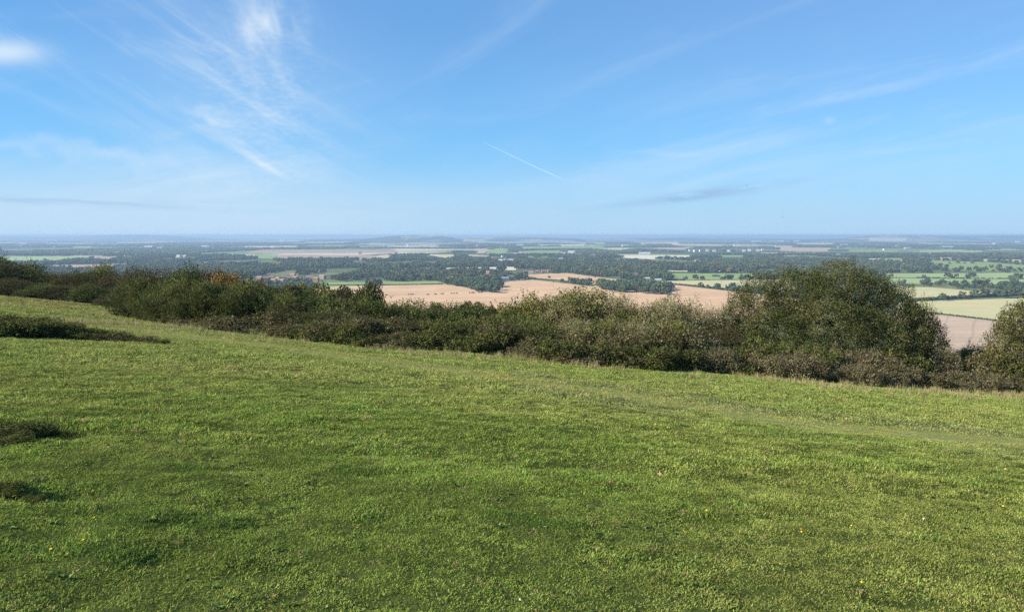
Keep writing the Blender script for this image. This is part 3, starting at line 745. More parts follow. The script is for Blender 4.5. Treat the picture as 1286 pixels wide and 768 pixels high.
# ------------------------------------------------------------------ bushes on the hill edge
def blobs_mesh(seed, blobs, n, L, W, pal, pw, up=.2, spiky=0.0, sprays=40, spray_len=.45, rough=.22, zmin=.02, droop=0.0):
    """a crown: leaf-sized faces through the outer volume of several uneven lobes"""
    r = np.random.RandomState(seed); B = np.array(blobs, float)       # x y z rx rz
    wgt = B[:, 3] * (B[:, 3] + B[:, 4]); wgt /= wgt.sum()
    need = n; Pn, Dn = [], []
    for _ in range(12):
        k = r.choice(len(B), need * 2, p=wgt); d = r.randn(need * 2, 3); d /= np.linalg.norm(d, axis=1)[:, None]
        q = np.where(r.rand(len(k)) < .16, r.rand(len(k)) ** .33, 1 - np.abs(r.randn(len(k))) * .17)
        bump = 1 + rough * (vnoise(d[:, 0] * 2.3 + k * 7.1, d[:, 1] * 2.3 + d[:, 2] * 2.9) + .6 * vnoise(d[:, 0] * 6 + k * 3.1, d[:, 2] * 6 + d[:, 1] * 4.7))
        p = B[k, :3] + d * (q * bump)[:, None] * np.c_[B[k, 3], B[k, 3], B[k, 4]]
        ok = p[:, 2] > zmin
        for j in range(len(B)):
            e = (((p - B[j, :3]) / np.array([B[j, 3], B[j, 3], B[j, 4]])) ** 2).sum(1); ok &= ~((e < .40) & (k != j))
        Pn.append(p[ok]); Dn.append(d[ok])
        if sum(map(len, Pn)) >= n: break
    p = np.concatenate(Pn)[:n]; d = np.concatenate(Dn)[:n]
    # shoots that stick out
    if sprays:
        i = r.choice(len(p), sprays); sd = d[i] * .7 + r.randn(sprays, 3) * .35 + [0, 0, .5]; sd[:, 2] = np.maximum(sd[:, 2], -.2); sd /= np.linalg.norm(sd, axis=1)[:, None]
        m = 16; tt = (np.arange(m) + .5) / m; ln = spray_len * (.4 + r.rand(sprays))
        sp = p[i][:, None] + sd[:, None] * (tt[None, :, None] * ln[:, None, None]); sp[:, :, 2] -= droop * (tt[None] ** 2) * ln[:, None]
        sp = sp + r.randn(*sp.shape) * .03
        p = np.concatenate([p, sp.reshape(-1, 3)]); d = np.concatenate([d, np.repeat(sd, m, 0)])
    n = len(p)
    if spiky > 0:
        ax = d * .8 + [0, 0, spiky] + r.randn(n, 3) * .35
        nn = np.cross(ax, r.randn(n, 3))
    else:
        nn = d * .7 + [0, 0, up] + r.randn(n, 3) * .75; ax = np.cross(nn, r.randn(n, 3))
    ax /= np.linalg.norm(ax, axis=1)[:, None] + 1e-9
    bx = np.cross(nn, ax); bx /= np.linalg.norm(bx, axis=1)[:, None] + 1e-9
    s = (.65 + .7 * r.rand(n))[:, None]
    V = np.stack([p - ax * L * s / 2, p + bx * W * s / 2 - ax * L * s * .05, p + ax * L * s / 2, p - bx * W * s / 2 - ax * L * s * .05], 1).reshape(-1, 3)
    F = np.arange(n * 4).reshape(-1, 4)
    pal = np.array(pal); cl = r.choice(len(pal), n, p=np.array(pw) / np.sum(pw))
    # sprays of one colour stay together: patches on the plant itself
    patch = (vnoise(p[:, 0] * 1.6 + seed, p[:, 2] * 1.6 + p[:, 1] * 1.1) * .5 + .5)
    swap = r.rand(n) < .45; cl[swap] = np.minimum((patch[swap] * len(pal)).astype(int), len(pal) - 1)
    c = pal[cl] * (.6 + .8 * r.rand(n, 1)) * [1.12, 1.0, .80]
    return V, F, np.repeat(c, 4, 0)


def stems_mesh(seed, blobs, nt, r0, m, twig=0, twig_r=.006, col=None):
    r = np.random.RandomState(seed); B = np.array(blobs, float); Vs, Fs, off = [], [], 0
    def tube(a, b, ra, rb, bend=.15, seg=4):
        nonlocal off
        a, b = np.array(a, float), np.array(b, float); mid = r.randn(3) * bend * np.linalg.norm(b - a)
        th = np.linspace(0, 2 * math.pi, 5)[:-1]; ring0 = None
        dirv = (b - a) / (np.linalg.norm(b - a) + 1e-9); u = np.cross(dirv, [.3, .9, .2]); u /= np.linalg.norm(u); v = np.cross(dirv, u)
        for k in range(seg + 1):
            t_ = k / seg; c = a + (b - a) * t_ + mid * math.sin(math.pi * t_); q = ra + (rb - ra) * t_
            Vs.append(c + np.outer(np.cos(th) * q, u) + np.outer(np.sin(th) * q, v))
            if k: Fs.extend([(off - 4 + i, off - 4 + (i + 1) % 4, off + (i + 1) % 4, off + i) for i in range(4)])
            off += 4
    for k in range(nt):
        j = r.randint(len(B)); c = B[j, :3] + r.randn(3) * B[j, 3] * .25
        tube((c[0] * .15 + r.randn() * .08, c[1] * .15 + r.randn() * .08, -.15), c, r0, r0 * .3)
        for q in range(3):
            d = r.randn(3); d /= np.linalg.norm(d); d[2] = abs(d[2]); tube(c, c + d * B[j, 3] * .8, r0 * .35, r0 * .1)
    for k in range(twig):
        j = r.choice(len(B)); d = r.randn(3) * [1, 1, .7] + [0, -.3, .6]; d /= np.linalg.norm(d); rr_ = np.array([B[j, 3], B[j, 3], B[j, 4]])
        c = B[j, :3] + d * rr_ * .55
        if c[2] < 0: continue
        tube(c, B[j, :3] + d * rr_ * (1.0 + .18 * r.rand()) + r.randn(3) * .1, twig_r, twig_r * .5, .12, 3)
    return pydata('stem', np.concatenate(Vs), np.array(Fs), m=m)


bark = lambda n, c: mat(n, lambda t: t.mix(t.rng(t.noise(t.n('ShaderNodeNewGeometry').outputs['Position'], 14, 4), .35, .65), c, tuple(v * .5 for v in c)))
M_BARK = bark('grey_brown_bark', (.16, .13, .10)); M_TWIG = bark('pale_twigs', (.30, .26, .21)); M_CANE = bark('bramble_canes', (.16, .09, .06))
M_LEAF = attr_mat('shrub_leaves', .28, 0); M_DULL = attr_mat('gorse_needles', .2, 0)


def lobes(seed, R_, H, n):
    r = np.random.RandomState(seed); out = [(0, 0, H * .5, R_ * .62, H * .46)]
    for k in range(n):
        th = k * 2.4 + r.rand(); q = R_ * (.35 + .3 * r.rand()); s = R_ * (.30 + .2 * r.rand()); z = H * (.25 + .5 * r.rand())
        out.append((math.cos(th) * q, math.sin(th) * q, min(z, H - s * .85), s, s * (.8 + .4 * r.rand())))
    return out


GORSE = [(.085, .108, .040), (.058, .078, .032), (.115, .138, .055), (.145, .165, .075), (.09, .075, .035)]
BRAMBLE = [(.050, .062, .026), (.085, .088, .032), (.13, .085, .042), (.070, .048, .026), (.19, .15, .08), (.040, .052, .020), (.11, .065, .040)]
GREY = [(.14, .15, .07), (.19, .18, .10), (.24, .22, .14), (.10, .125, .05), (.16, .145, .10)]
THORN = [(.042, .056, .024), (.055, .046, .028), (.072, .064, .034), (.032, .044, .020), (.08, .062, .045)]
OAKY = [(.050, .070, .026), (.070, .090, .034), (.040, .056, .024), (.085, .090, .040)]
OLIVE = [(.105, .125, .040), (.135, .145, .052), (.080, .10, .036), (.16, .145, .065)]
GOLD = [(.30, .19, .06), (.24, .15, .06), (.15, .13, .05), (.36, .24, .09)]
SALLOW = [(.058, .074, .028), (.075, .092, .035), (.046, .060, .025), (.105, .112, .055), (.14, .13, .075), (.062, .084, .032)]
KINDS = {   # radius, height, leaf count, length, width, palette, weights, options, stem material, twigs
    'gorse': (1.3, 1.9, 15000, .105, .020, GORSE, (4, 4, 3, 1, 1), dict(spiky=.9, sprays=130, spray_len=.32, rough=.42), M_BARK, 0),
    'bramble': (1.25, 1.0, 8500, .062, .050, BRAMBLE, (4, 3, 2, 2, 1.4, 3, 1), dict(up=.6, sprays=60, spray_len=.55, droop=.5, rough=.3), M_CANE, 60),
    'grey': (1.6, 2.4, 15000, .055, .035, GREY, (4, 4, 2, 4, 2), dict(up=.2, sprays=70, spray_len=.3, rough=.42), M_TWIG, 260),
    'thorn': (1.7, 2.4, 14000, .055, .038, THORN, (4, 3, 2, 3, 1), dict(up=.2, sprays=110, spray_len=.35, rough=.38), M_BARK, 120),
    'oak': (1.6, 2.3, 13000, .075, .050, OAKY, (4, 3, 3, 1), dict(up=.3, sprays=110, spray_len=.4, rough=.38), M_BARK, 30),
    'olive': (1.5, 2.2, 13000, .065, .042, OLIVE, (4, 3, 3, 1), dict(up=.3, sprays=120, spray_len=.4, rough=.38), M_BARK, 60),
    'slope_thorn': (3.0, 4.0, 20000, .17, .12, THORN, (4, 3, 2, 3, 1), dict(up=.3, sprays=30, spray_len=.4, rough=.22), M_BARK, 20),
    'slope_oak': (3.0, 4.0, 20000, .17, .12, OAKY, (4, 3, 3, 1), dict(up=.3, sprays=30, spray_len=.4, rough=.22), M_BARK, 20),
    'slope_olive': (3.0, 4.0, 20000, .17, .12, OLIVE, (4, 3, 3, 1), dict(up=.3, sprays=30, spray_len=.4, rough=.22), M_BARK, 20),
    'leafbramble': (1.25, 1.0, 8500, .062, .048, [(.050, .068, .026), (.075, .100, .034), (.11, .125, .045), (.038, .050, .022), (.15, .12, .06)], (4, 3, 2, 3, 1), dict(up=.6, sprays=60, spray_len=.5, droop=.5, rough=.34), M_CANE, 50),
    'bracken': (1.25, 1.0, 9000, .060, .035, [(.17, .13, .07), (.13, .115, .055), (.21, .14, .09), (.09, .10, .04), (.26, .20, .12)], (4, 4, 2, 3, 1), dict(up=.5, sprays=90, spray_len=.4, droop=.2, rough=.36), M_CANE, 90),
    'gold': (1.2, 2.4, 6500, .075, .055, GOLD, (3, 3, 2, 2), dict(up=.2, sprays=120, spray_len=.45, rough=.35), M_BARK, 60),
}
for _k in ('bramble', 'bracken'):
    _t = list(KINDS[_k]); _t[5] = [((c[0] * .62 + c[1] * .30), c[1] * .96 + c[0] * .06, c[2] * 1.25) for c in _t[5]]; KINDS[_k] = tuple(_t)
for _k, _f in (('grey', 1.12), ('olive', 1.15), ('thorn', 1.25), ('oak', 1.2), ('bramble', 1.15), ('leafbramble', 1.1), ('gold', .75)):
    _t = list(KINDS[_k]); _t[5] = [tuple(v * _f for v in c) for c in _t[5]]; KINDS[_k] = tuple(_t)
BUSH = {}
def bush_meshes(kind, v):
    if (kind, v) not in BUSH:
        R_, H, n, L, W, pal, pw, opt, sm, tw = KINDS[kind]; sd = sum(map(ord, kind)) * 7 + v
        lb = lobes(sd, R_, H, 7)
        V, F, c = blobs_mesh(sd, lb, n, L, W, pal, pw, **opt)
        BUSH[(kind, v)] = (pydata('foliage', V, F, c, m=M_DULL if kind == 'gorse' else M_LEAF), stems_mesh(sd, lb, 6, .035 if H > 1.2 else .012, sm, tw))
    return BUSH[(kind, v)]


NAMES = {'gorse': ('gorse_bush', 'gorse bush'), 'bramble': ('bramble_bush', 'bramble bush'), 'grey': ('hawthorn_bush', 'hawthorn bush'), 'thorn': ('blackthorn_bush', 'thorn bush'),
         'oak': ('leafy_bush', 'bush'), 'olive': ('leafy_bush', 'bush'), 'gold': ('autumn_bush', 'bush'), 'slope_thorn': ('thorn_bush', 'bush'), 'slope_oak': ('leafy_bush', 'bush'), 'slope_olive': ('leafy_bush', 'bush'), 'leafbramble': ('bramble_bush', 'bramble bush'), 'bracken': ('bramble_bush', 'bramble bush')}


def bush_at(kind, x, y, h, wid, label, group=None, v=None, name=None, cat=None, sink=.06):
    v = rs.randint(0, 3) if v is None else v
    R_, H = KINDS[kind][:2]; fo, st = bush_meshes(kind, v)
    r = bpy.data.objects.new(name or NAMES[kind][0], None); C.objects.link(r)
    r.location = (x, y, float(terrain(x, y)) - sink); r.rotation_euler = (0, 0, rs.uniform(0, 6.28)); r.scale = (wid / (2 * R_),) * 2 + ((h + sink) / H,)
    tag(r, label, cat or NAMES[kind][1], group); link('foliage', fo, r); link('stem', st, r); return r


def at_depth(px, y, py=420):
    d = ray(px, py); return d[0] / d[1] * y


def top_h(px, y, top_py):
    d = ray(px, top_py); x = at_depth(px, y, top_py); return x, d[2] / d[1] * y - float(terrain(x, y))


def bush(kind, px, y, top_py, wid, label, group=None, **kw):
    x, h = top_h(px, y, top_py + (0 if kind.startswith('slope') else 5)); return bush_at(kind, x, y, max(h, .4), wid, label, group, **kw)


# profile of the scrub against the plain, left to right
PROF = np.array([(-60, 330), (0, 318), (30, 335), (60, 334), (100, 337), (150, 342), (165, 336), (200, 331), (240, 334), (270, 338), (300, 345), (330, 352), (360, 362), (400, 366), (440, 371), (480, 375), (520, 376), (560, 383), (600, 382), (640, 383), (665, 374), (700, 366), (735, 362), (760, 370), (800, 375), (850, 371), (880, 376), (910, 382), (960, 390), (1180, 440), (1200, 438), (1225, 432), (1240, 425), (1290, 400), (1360, 390)], float)
prof = lambda px: float(np.interp(px, PROF[:, 0], PROF[:, 1]))
def front(px, py):  # ground point on the scrub's front edge
    return hit(px, py)
BASE = np.array([(-80, 362), (0, 371), (60, 376), (150, 384), (163, 397), (200, 404), (250, 411), (330, 420), (400, 430), (480, 437), (560, 442), (640, 448), (700, 456), (760, 461), (830, 466), (900, 469), (1000, 478), (1100, 485), (1200, 490), (1286, 495), (1400, 502)], float)
base = lambda px: float(np.interp(px, BASE[:, 0], BASE[:, 1]))
def depth(px): return front(px, base(px))[1]


# 1) dark thorn scrub at the far left
for px in np.arange(-90, 158, 11.):
    y = depth(px) + rs.uniform(.5, 2); bush(rs.choice(['thorn', 'oak', 'thorn', 'gorse']), px, y, max(prof(px) + 18 + rs.uniform(-3, 6), 345), rs.uniform(3.2, 4.2), 'dusky thorn bush in the front of the dark scrub at the far left', 'front thorn bushes of the left scrub', name='thorn_bush', cat='thorn bush')
for px in np.arange(-90, 165, 15.):
    y = depth(px) + rs.uniform(5, 8); bush('thorn' if rs.rand() < .6 else 'oak', px, y, prof(px) + rs.uniform(-2, 7), rs.uniform(4.5, 6), 'tall dusky bush at the back of the dark scrub at the far left', 'back bushes of the left scrub', name='thorn_bush', cat='thorn bush')
bush('oak', 3, 58, 314, 4.4, 'tallest dark tree-like bush at the left edge, rising above the horizon fields', v=0)
bush('oak', 42, 57, 325, 3.0, 'dark rounded bush top rising above the left scrub near the long green field', v=1)
bush('oak', 98, 55, 333, 2.2, 'small dark pointed bush top in the left scrub before the purple field', v=2)
bush('olive', 128, 54, 330, 2.6, 'thin pale olive bush rising at the right end of the left scrub', v=0)
# 2) gorse wall
for px, dy, tp, w in [(170, .8, 344, 2.6), (186, 1.0, 356, 2.3), (205, .9, 350, 2.6), (228, 1.2, 344, 2.8), (246, .9, 356, 2.4), (266, 1.4, 348, 2.6), (288, 1.5, 352, 2.6), (308, 1.8, 360, 2.5), (330, 2.2, 362, 2.4), (352, 2.6, 368, 2.5), (374, 3.2, 374, 2.6)]:
    bush('gorse', px, depth(px) + dy, tp, w, 'upright dark green gorse bush in the bright front of the gorse stand', 'gorse bushes of the front stand')
for px, dy, tp, w in [(190, 3.6, 329, 3.4), (218, 4, 328, 3.4), (246, 4.2, 333, 3.4), (275, 4.5, 337, 3.2)]:
    bush('thorn', px, depth(px) + dy, tp, w, 'tall brown-tipped thorn bush behind the front gorse stand', 'thorn bushes behind the gorse stand')
bush('oak', 232, depth(232) + 3.4, 331, 2.2, 'near-black leafy bush rising behind the gorse stand', v=1)
bush('gold', 296, depth(296) + 4, 336, 2.2, 'golden autumn bush glowing behind the gorse stand', v=0)
bush('gold', 262, depth(262) + 5, 331, 2.4, 'sparse rusty autumn bush rising behind the gorse stand, left of the golden one', v=1)
bush('thorn', 165, depth(165) + 2.0, 336, 2.2, 'brown-green thorn bush at the left end of the gorse stand', v=1)
# 3) long dark middle of the row
for px in np.arange(315, 660, 17.):
    d = depth(px); w = rs.uniform(2.6, 3.6)
    bush('gorse' if rs.rand() < .45 else 'oak', px, d + rs.uniform(4.0, 6.0), prof(px) + rs.uniform(-2, 4), w, 'dark green bush in the back of the middle scrub, below the tan field', 'dark bushes in the back of the middle scrub', name='scrub_bush', cat='bush')
for px in np.arange(322, 660, 16.):
    d = depth(px); t_ = prof(px); b_ = base(px)
    bush('gorse' if rs.rand() < .35 else 'thorn', px, d + rs.uniform(2, 3.2), t_ + (b_ - t_) * rs.uniform(.22, .36), rs.uniform(2.2, 3.2), 'mid-height bush in the middle of the scrub belt between brambles and dark crowns', 'mid-height bushes of the middle scrub', name='scrub_bush', cat='bush')
bush('oak', 560, depth(560) + 5, 377, 2.0, 'small dark round-topped bush standing above the middle scrub before the tan field', v=2)
# 4) grey-olive thicket in the middle right
for px, dy, tp, w, kd in [(652, 4, 380, 2.6, 'olive'), (678, 5, 371, 2.8, 'olive'), (706, 5, 361, 3.4, 'grey'), (736, 5.5, 357, 3.6, 'olive'), (764, 5, 366, 2.8, 'grey'), (786, 5, 378, 2.4, 'olive'), (812, 4.5, 373, 3.0, 'grey'), (842, 4.8, 366, 3.4, 'grey'), (868, 4.5, 370, 2.8, 'grey'), (890, 4.5, 380, 2.4, 'grey'), (910, 5, 386, 2.4, 'grey')]:
    bush(kd, px, depth(px) + dy, tp, w, 'tall grey-olive twiggy bush in the back of the pale thicket under the copse', 'tall bushes of the grey-olive thicket', name='hawthorn_bush', cat='hawthorn bush')
for px, dy, tp, w, kd in [(640, 2.2, 392, 3.0, 'gorse'), (668, 2.0, 398, 3.0, 'gorse'), (694, 2.2, 402, 2.6, 'oak'), (722, 2.6, 394, 3.0, 'grey'), (752, 2.6, 400, 3.0, 'olive'), (780, 2.6, 398, 3.0, 'grey'), (808, 2.4, 402, 2.8, 'grey'), (836, 2.6, 396, 3.0, 'olive'), (864, 2.4, 402, 3.0, 'grey'), (892, 2.4, 404, 3.0, 'thorn')]:
    bush(kd, px, depth(px) + dy, tp, w, 'mid-height bush in the front half of the thicket left of the great bush', 'mid-height bushes of the grey-olive thicket', name='scrub_bush', cat='bush')
# 5) brambles along the lawn edge
for row, (dy, hh) in enumerate([(.45, .62), (1.5, .95)]):
    for px in np.arange(222 + 9 * row, 1340, 17. if row else 15.):
        d = depth(px) + dy + rs.uniform(-.3, .4); x = at_depth(px, d, base(px)); h = hh * rs.uniform(.55, 1.3) * (1.25 if px > 960 else 1) * (1.15 if 600 < px < 900 else .9)
        lb = ('low reddish bramble bush on the lawn edge, front row', 'front row of brambles on the lawn edge') if row == 0 else ('higher bramble bush just behind the front row of brambles', 'second row of brambles on the lawn edge')
        bush_at('bracken' if (px > 950 and rs.rand() < .7) or rs.rand() < .12 else 'leafbramble' if rs.rand() < .38 else 'bramble', x, d, h, rs.uniform(1.6, 2.5), *lb)
# 6) low patch of brambles on the lawn, left
for px, py, h, w in [(-30, 418, .55, 2.0), (-5, 420, .6, 2.0), (18, 421, .58, 1.9), (40, 421, .52, 1.8), (60, 422, .46, 1.7), (80, 423, .40, 1.6), (100, 424.5, .34, 1.5), (120, 426, .28, 1.4), (140, 427.5, .22, 1.3), (160, 429, .17, 1.1), (182, 431, .12, 1.0), (-20, 411, .55, 2.0), (25, 413, .5, 2.0), (62, 416, .36, 1.8)]:
    x, y = hit(px, py); bush_at('leafbramble' if rs.rand() < .5 else 'bramble', x, y + .4, h * .60, w, 'low bramble bush of the tapering patch on the open lawn at the left', 'brambles of the patch on the lawn')
for px, py, h, w in [(2, 545, .13, .75), (30, 543, .12, .7), (58, 546, .09, .6), (84, 549, .06, .45), (14, 556, .08, .5)]:
    x, y = hit(px, py); bush_at('leafbramble', x, y, h, w, 'small dark weedy bramble clump low in the lawn at the left edge', 'weedy clumps at the left edge of the lawn', sink=.02)
for px, py, h, w in [(8, 620, .07, .32), (40, 628, .05, .22)]:
    x, y = hit(px, py); bush_at('leafbramble', x, y, h, w, 'tiny flat bramble sprig in the turf below the dark weedy clump', 'tiny bramble sprigs in the near turf', sink=.01)
# 7) scrub right of the great bush
for px, dy, tp, w, kd in [(1180, 5, 438, 2.6, 'grey'), (1205, 5, 432, 2.6, 'grey'), (1222, 4, 429, 2.2, 'olive'), (1195, 2.6, 452, 2.6, 'thorn'), (1218, 2.4, 450, 2.4, 'grey'), (1170, 2.4, 455, 2.4, 'grey')]:
    bush(kd, px, depth(px) + dy, tp, w, 'low tangled bush in the gap between the great bush and the right edge bush', 'tangled bushes in the gap', name='scrub_bush', cat='bush')


def big_bush(name, label, cat, px, y, tops, base_py, n, seed, pal, pw, L, W, sprays, slen, nst):
    """one large shrub; lobes given by where their tops and sides show (px, top, radius m, depth offset)"""
    x0, _ = top_h(px, y, base_py); z0_ = float(terrain(x0, y)); B = []
    for (a, tp, rad, dy, el) in tops:
        xx = at_depth(a, y + dy, tp); d = ray(a, tp); zt = d[2] / d[1] * (y + dy); B.append((xx - x0, dy, zt - rad * el - z0_, rad, rad * el))
    V, F, c = blobs_mesh(seed, B, n, L, W, pal, pw, up=.25, sprays=sprays, spray_len=slen, rough=.34, zmin=-.3)
    r = bpy.data.objects.new(name, None); C.objects.link(r); r.location = (x0, y, z0_); tag(r, label, cat)
    link('foliage', pydata('foliage', V, F, c, m=M_LEAF), r); link('stem', stems_mesh(seed, B, 16, .07, M_BARK, 160, .009), r); return r


big_bush('sallow_bush', 'great dark green bush with speckled leaves, by far the largest on the hill edge', 'bush', 1050, 31.5,
         [(1050, 326, 1.5, 0, 1.1), (1000, 332, 1.3, .3, 1.1), (955, 347, 1.2, 0, 1.1), (1090, 336, 1.2, .2, 1.1), (1120, 353, 1.2, .0, 1.1), (1150, 380, 1.0, 0, 1.1), (1172, 410, .8, -.1, 1.1), (930, 368, .95, -.2, 1.2),
          (1040, 368, 2.0, -1.3, 1.0), (980, 380, 1.6, -1.4, 1.0), (1100, 385, 1.7, -1.3, 1.0), (1010, 410, 1.5, -1.9, .9), (1075, 415, 1.5, -1.9, .9), (1140, 420, 1.2, -1.1, 1.0), (950, 405, 1.2, -1.4, 1.1), (918, 398, .8, -.6, 1.3), (1165, 438, .7, -.8, 1.0), (1035, 355, 1.3, -.9, 1.0)],
         470, 230000, 77, SALLOW, (4, 4, 3, 1.4, .6, 3), .058, .034, 620, .5, 16)
big_bush('sallow_bush', 'loose olive bush cut off by the right edge of the picture', 'bush', 1285, 30,
         [(1275, 380, .7, 0, 1.3), (1296, 372, .8, .2, 1.3), (1262, 408, .75, -.2, 1.2), (1285, 415, 1.0, -.5, 1.1), (1250, 435, .65, -.4, 1.1), (1320, 385, 1.3, 0, 1.2), (1345, 400, 1.3, 0, 1.1), (1310, 430, 1.1, -.8, 1.0), (1272, 450, .8, -.8, 1.0), (1246, 462, .5, -.6, 1.0)],
         495, 52000, 78, [(.080, .095, .035), (.060, .075, .030), (.10, .11, .045), (.15, .14, .07)], (4, 4, 4, 2), .065, .040, 260, .5, 8)

# 8) bushes and small trees lower on the slope, seen over the scrub
for (px, D, tp, w, kd, lb) in [(345, 66, 359, 7.1, 'thorn', 'dusky round bush on the slope below, just left of the green strip'),
                               (372, 68, 362, 6.5, 'olive', 'olive bush on the slope below the valley village'),
                               (410, 72, 361, 6.8, 'olive', 'pale olive bush on the slope left of the domed green tree'),
                               (428, 70, 362, 5.9, 'thorn', 'dark bush on the slope touching the domed green tree'),
                               (456, 70, 361, 5.0, 'oak', 'domed green tree top standing in front of the tan field'),
                               (548, 75, 376, 3.7, 'olive', 'small pale green bush against the lower tan field'),
                               (575, 75, 381, 5, 'thorn', 'low brown bush on the slope under the tan field'),
                               (600, 72, 383, 5, 'thorn', 'low dusky bush on the slope under the tan field, further right'),
                               (318, 66, 350, 4, 'gold', 'sparse autumn bush on the slope right of the golden one'),
                               (385, 80, 359, 6.2, 'olive', 'greenish bush on the slope in front of the cottage'),
                               (1152, 60, 384, 3.2, 'olive', 'loose olive bush peeping out right of the great bush')]:
    bush('slope_' + kd if kd != 'gold' and D > 62 else kd, px, D, tp, w, lb, cat='bush')

# ------------------------------------------------------------------ turf
M_GRASS = attr_mat('grass_blades', .35, 0, inst=True)


def tuft(seed, nb, rad, h, w, lean=.7, dry=0.1):
    r = np.random.RandomState(seed); V, F, c = [], [], []
    for k in range(nb):
        th = r.rand() * 6.28; q = rad * math.sqrt(r.rand()); b = np.array([math.cos(th) * q, math.sin(th) * q, -.01])
        a2 = r.rand() * 6.28; ln = h * (.5 + .7 * r.rand()); le = lean * (.3 + r.rand()); d = np.array([math.cos(a2), math.sin(a2), 0])
        s = np.array([-d[1], d[0], 0]) * w * (.6 + .6 * r.rand()) / 2
        p1 = b + d * ln * .3 * le + [0, 0, ln * .55]; p2 = b + d * ln * le * .95 + [0, 0, ln * (1.0 - .35 * le)]
        i = len(V); V += [b - s, b + s, p1 + s * .8, p1 - s * .8, p2, p2]; F += [(i, i + 1, i + 2, i + 3), (i + 3, i + 2, i + 4, i + 5)]
        cc = np.array([1, 1, 1.]) * (.5 + 1.0 * r.rand())
        if r.rand() < dry: cc = np.array([1.7, 1.35, 1.6]) * (.8 + .4 * r.rand())
        c += [cc] * 6
    return pydata('grass_tuft', np.array(V), np.array(F), np.array(c), m=M_GRASS)


TUFTS = [tuft(i, 28, .065, .024, .0058, 1.0) for i in range(4)] + [tuft(10 + i, 30, .11, .042, .0095, .9, .12) for i in range(3)] + \
        [tuft(20 + i, 26, .15, .085, .015, .8, .15) for i in range(3)] + [tuft(30 + i, 22, .10, .30, .010, .35, .5) for i in range(3)] + [tuft(40 + i, 9, .02, .055, .022, 1.15, 0) for i in range(2)]


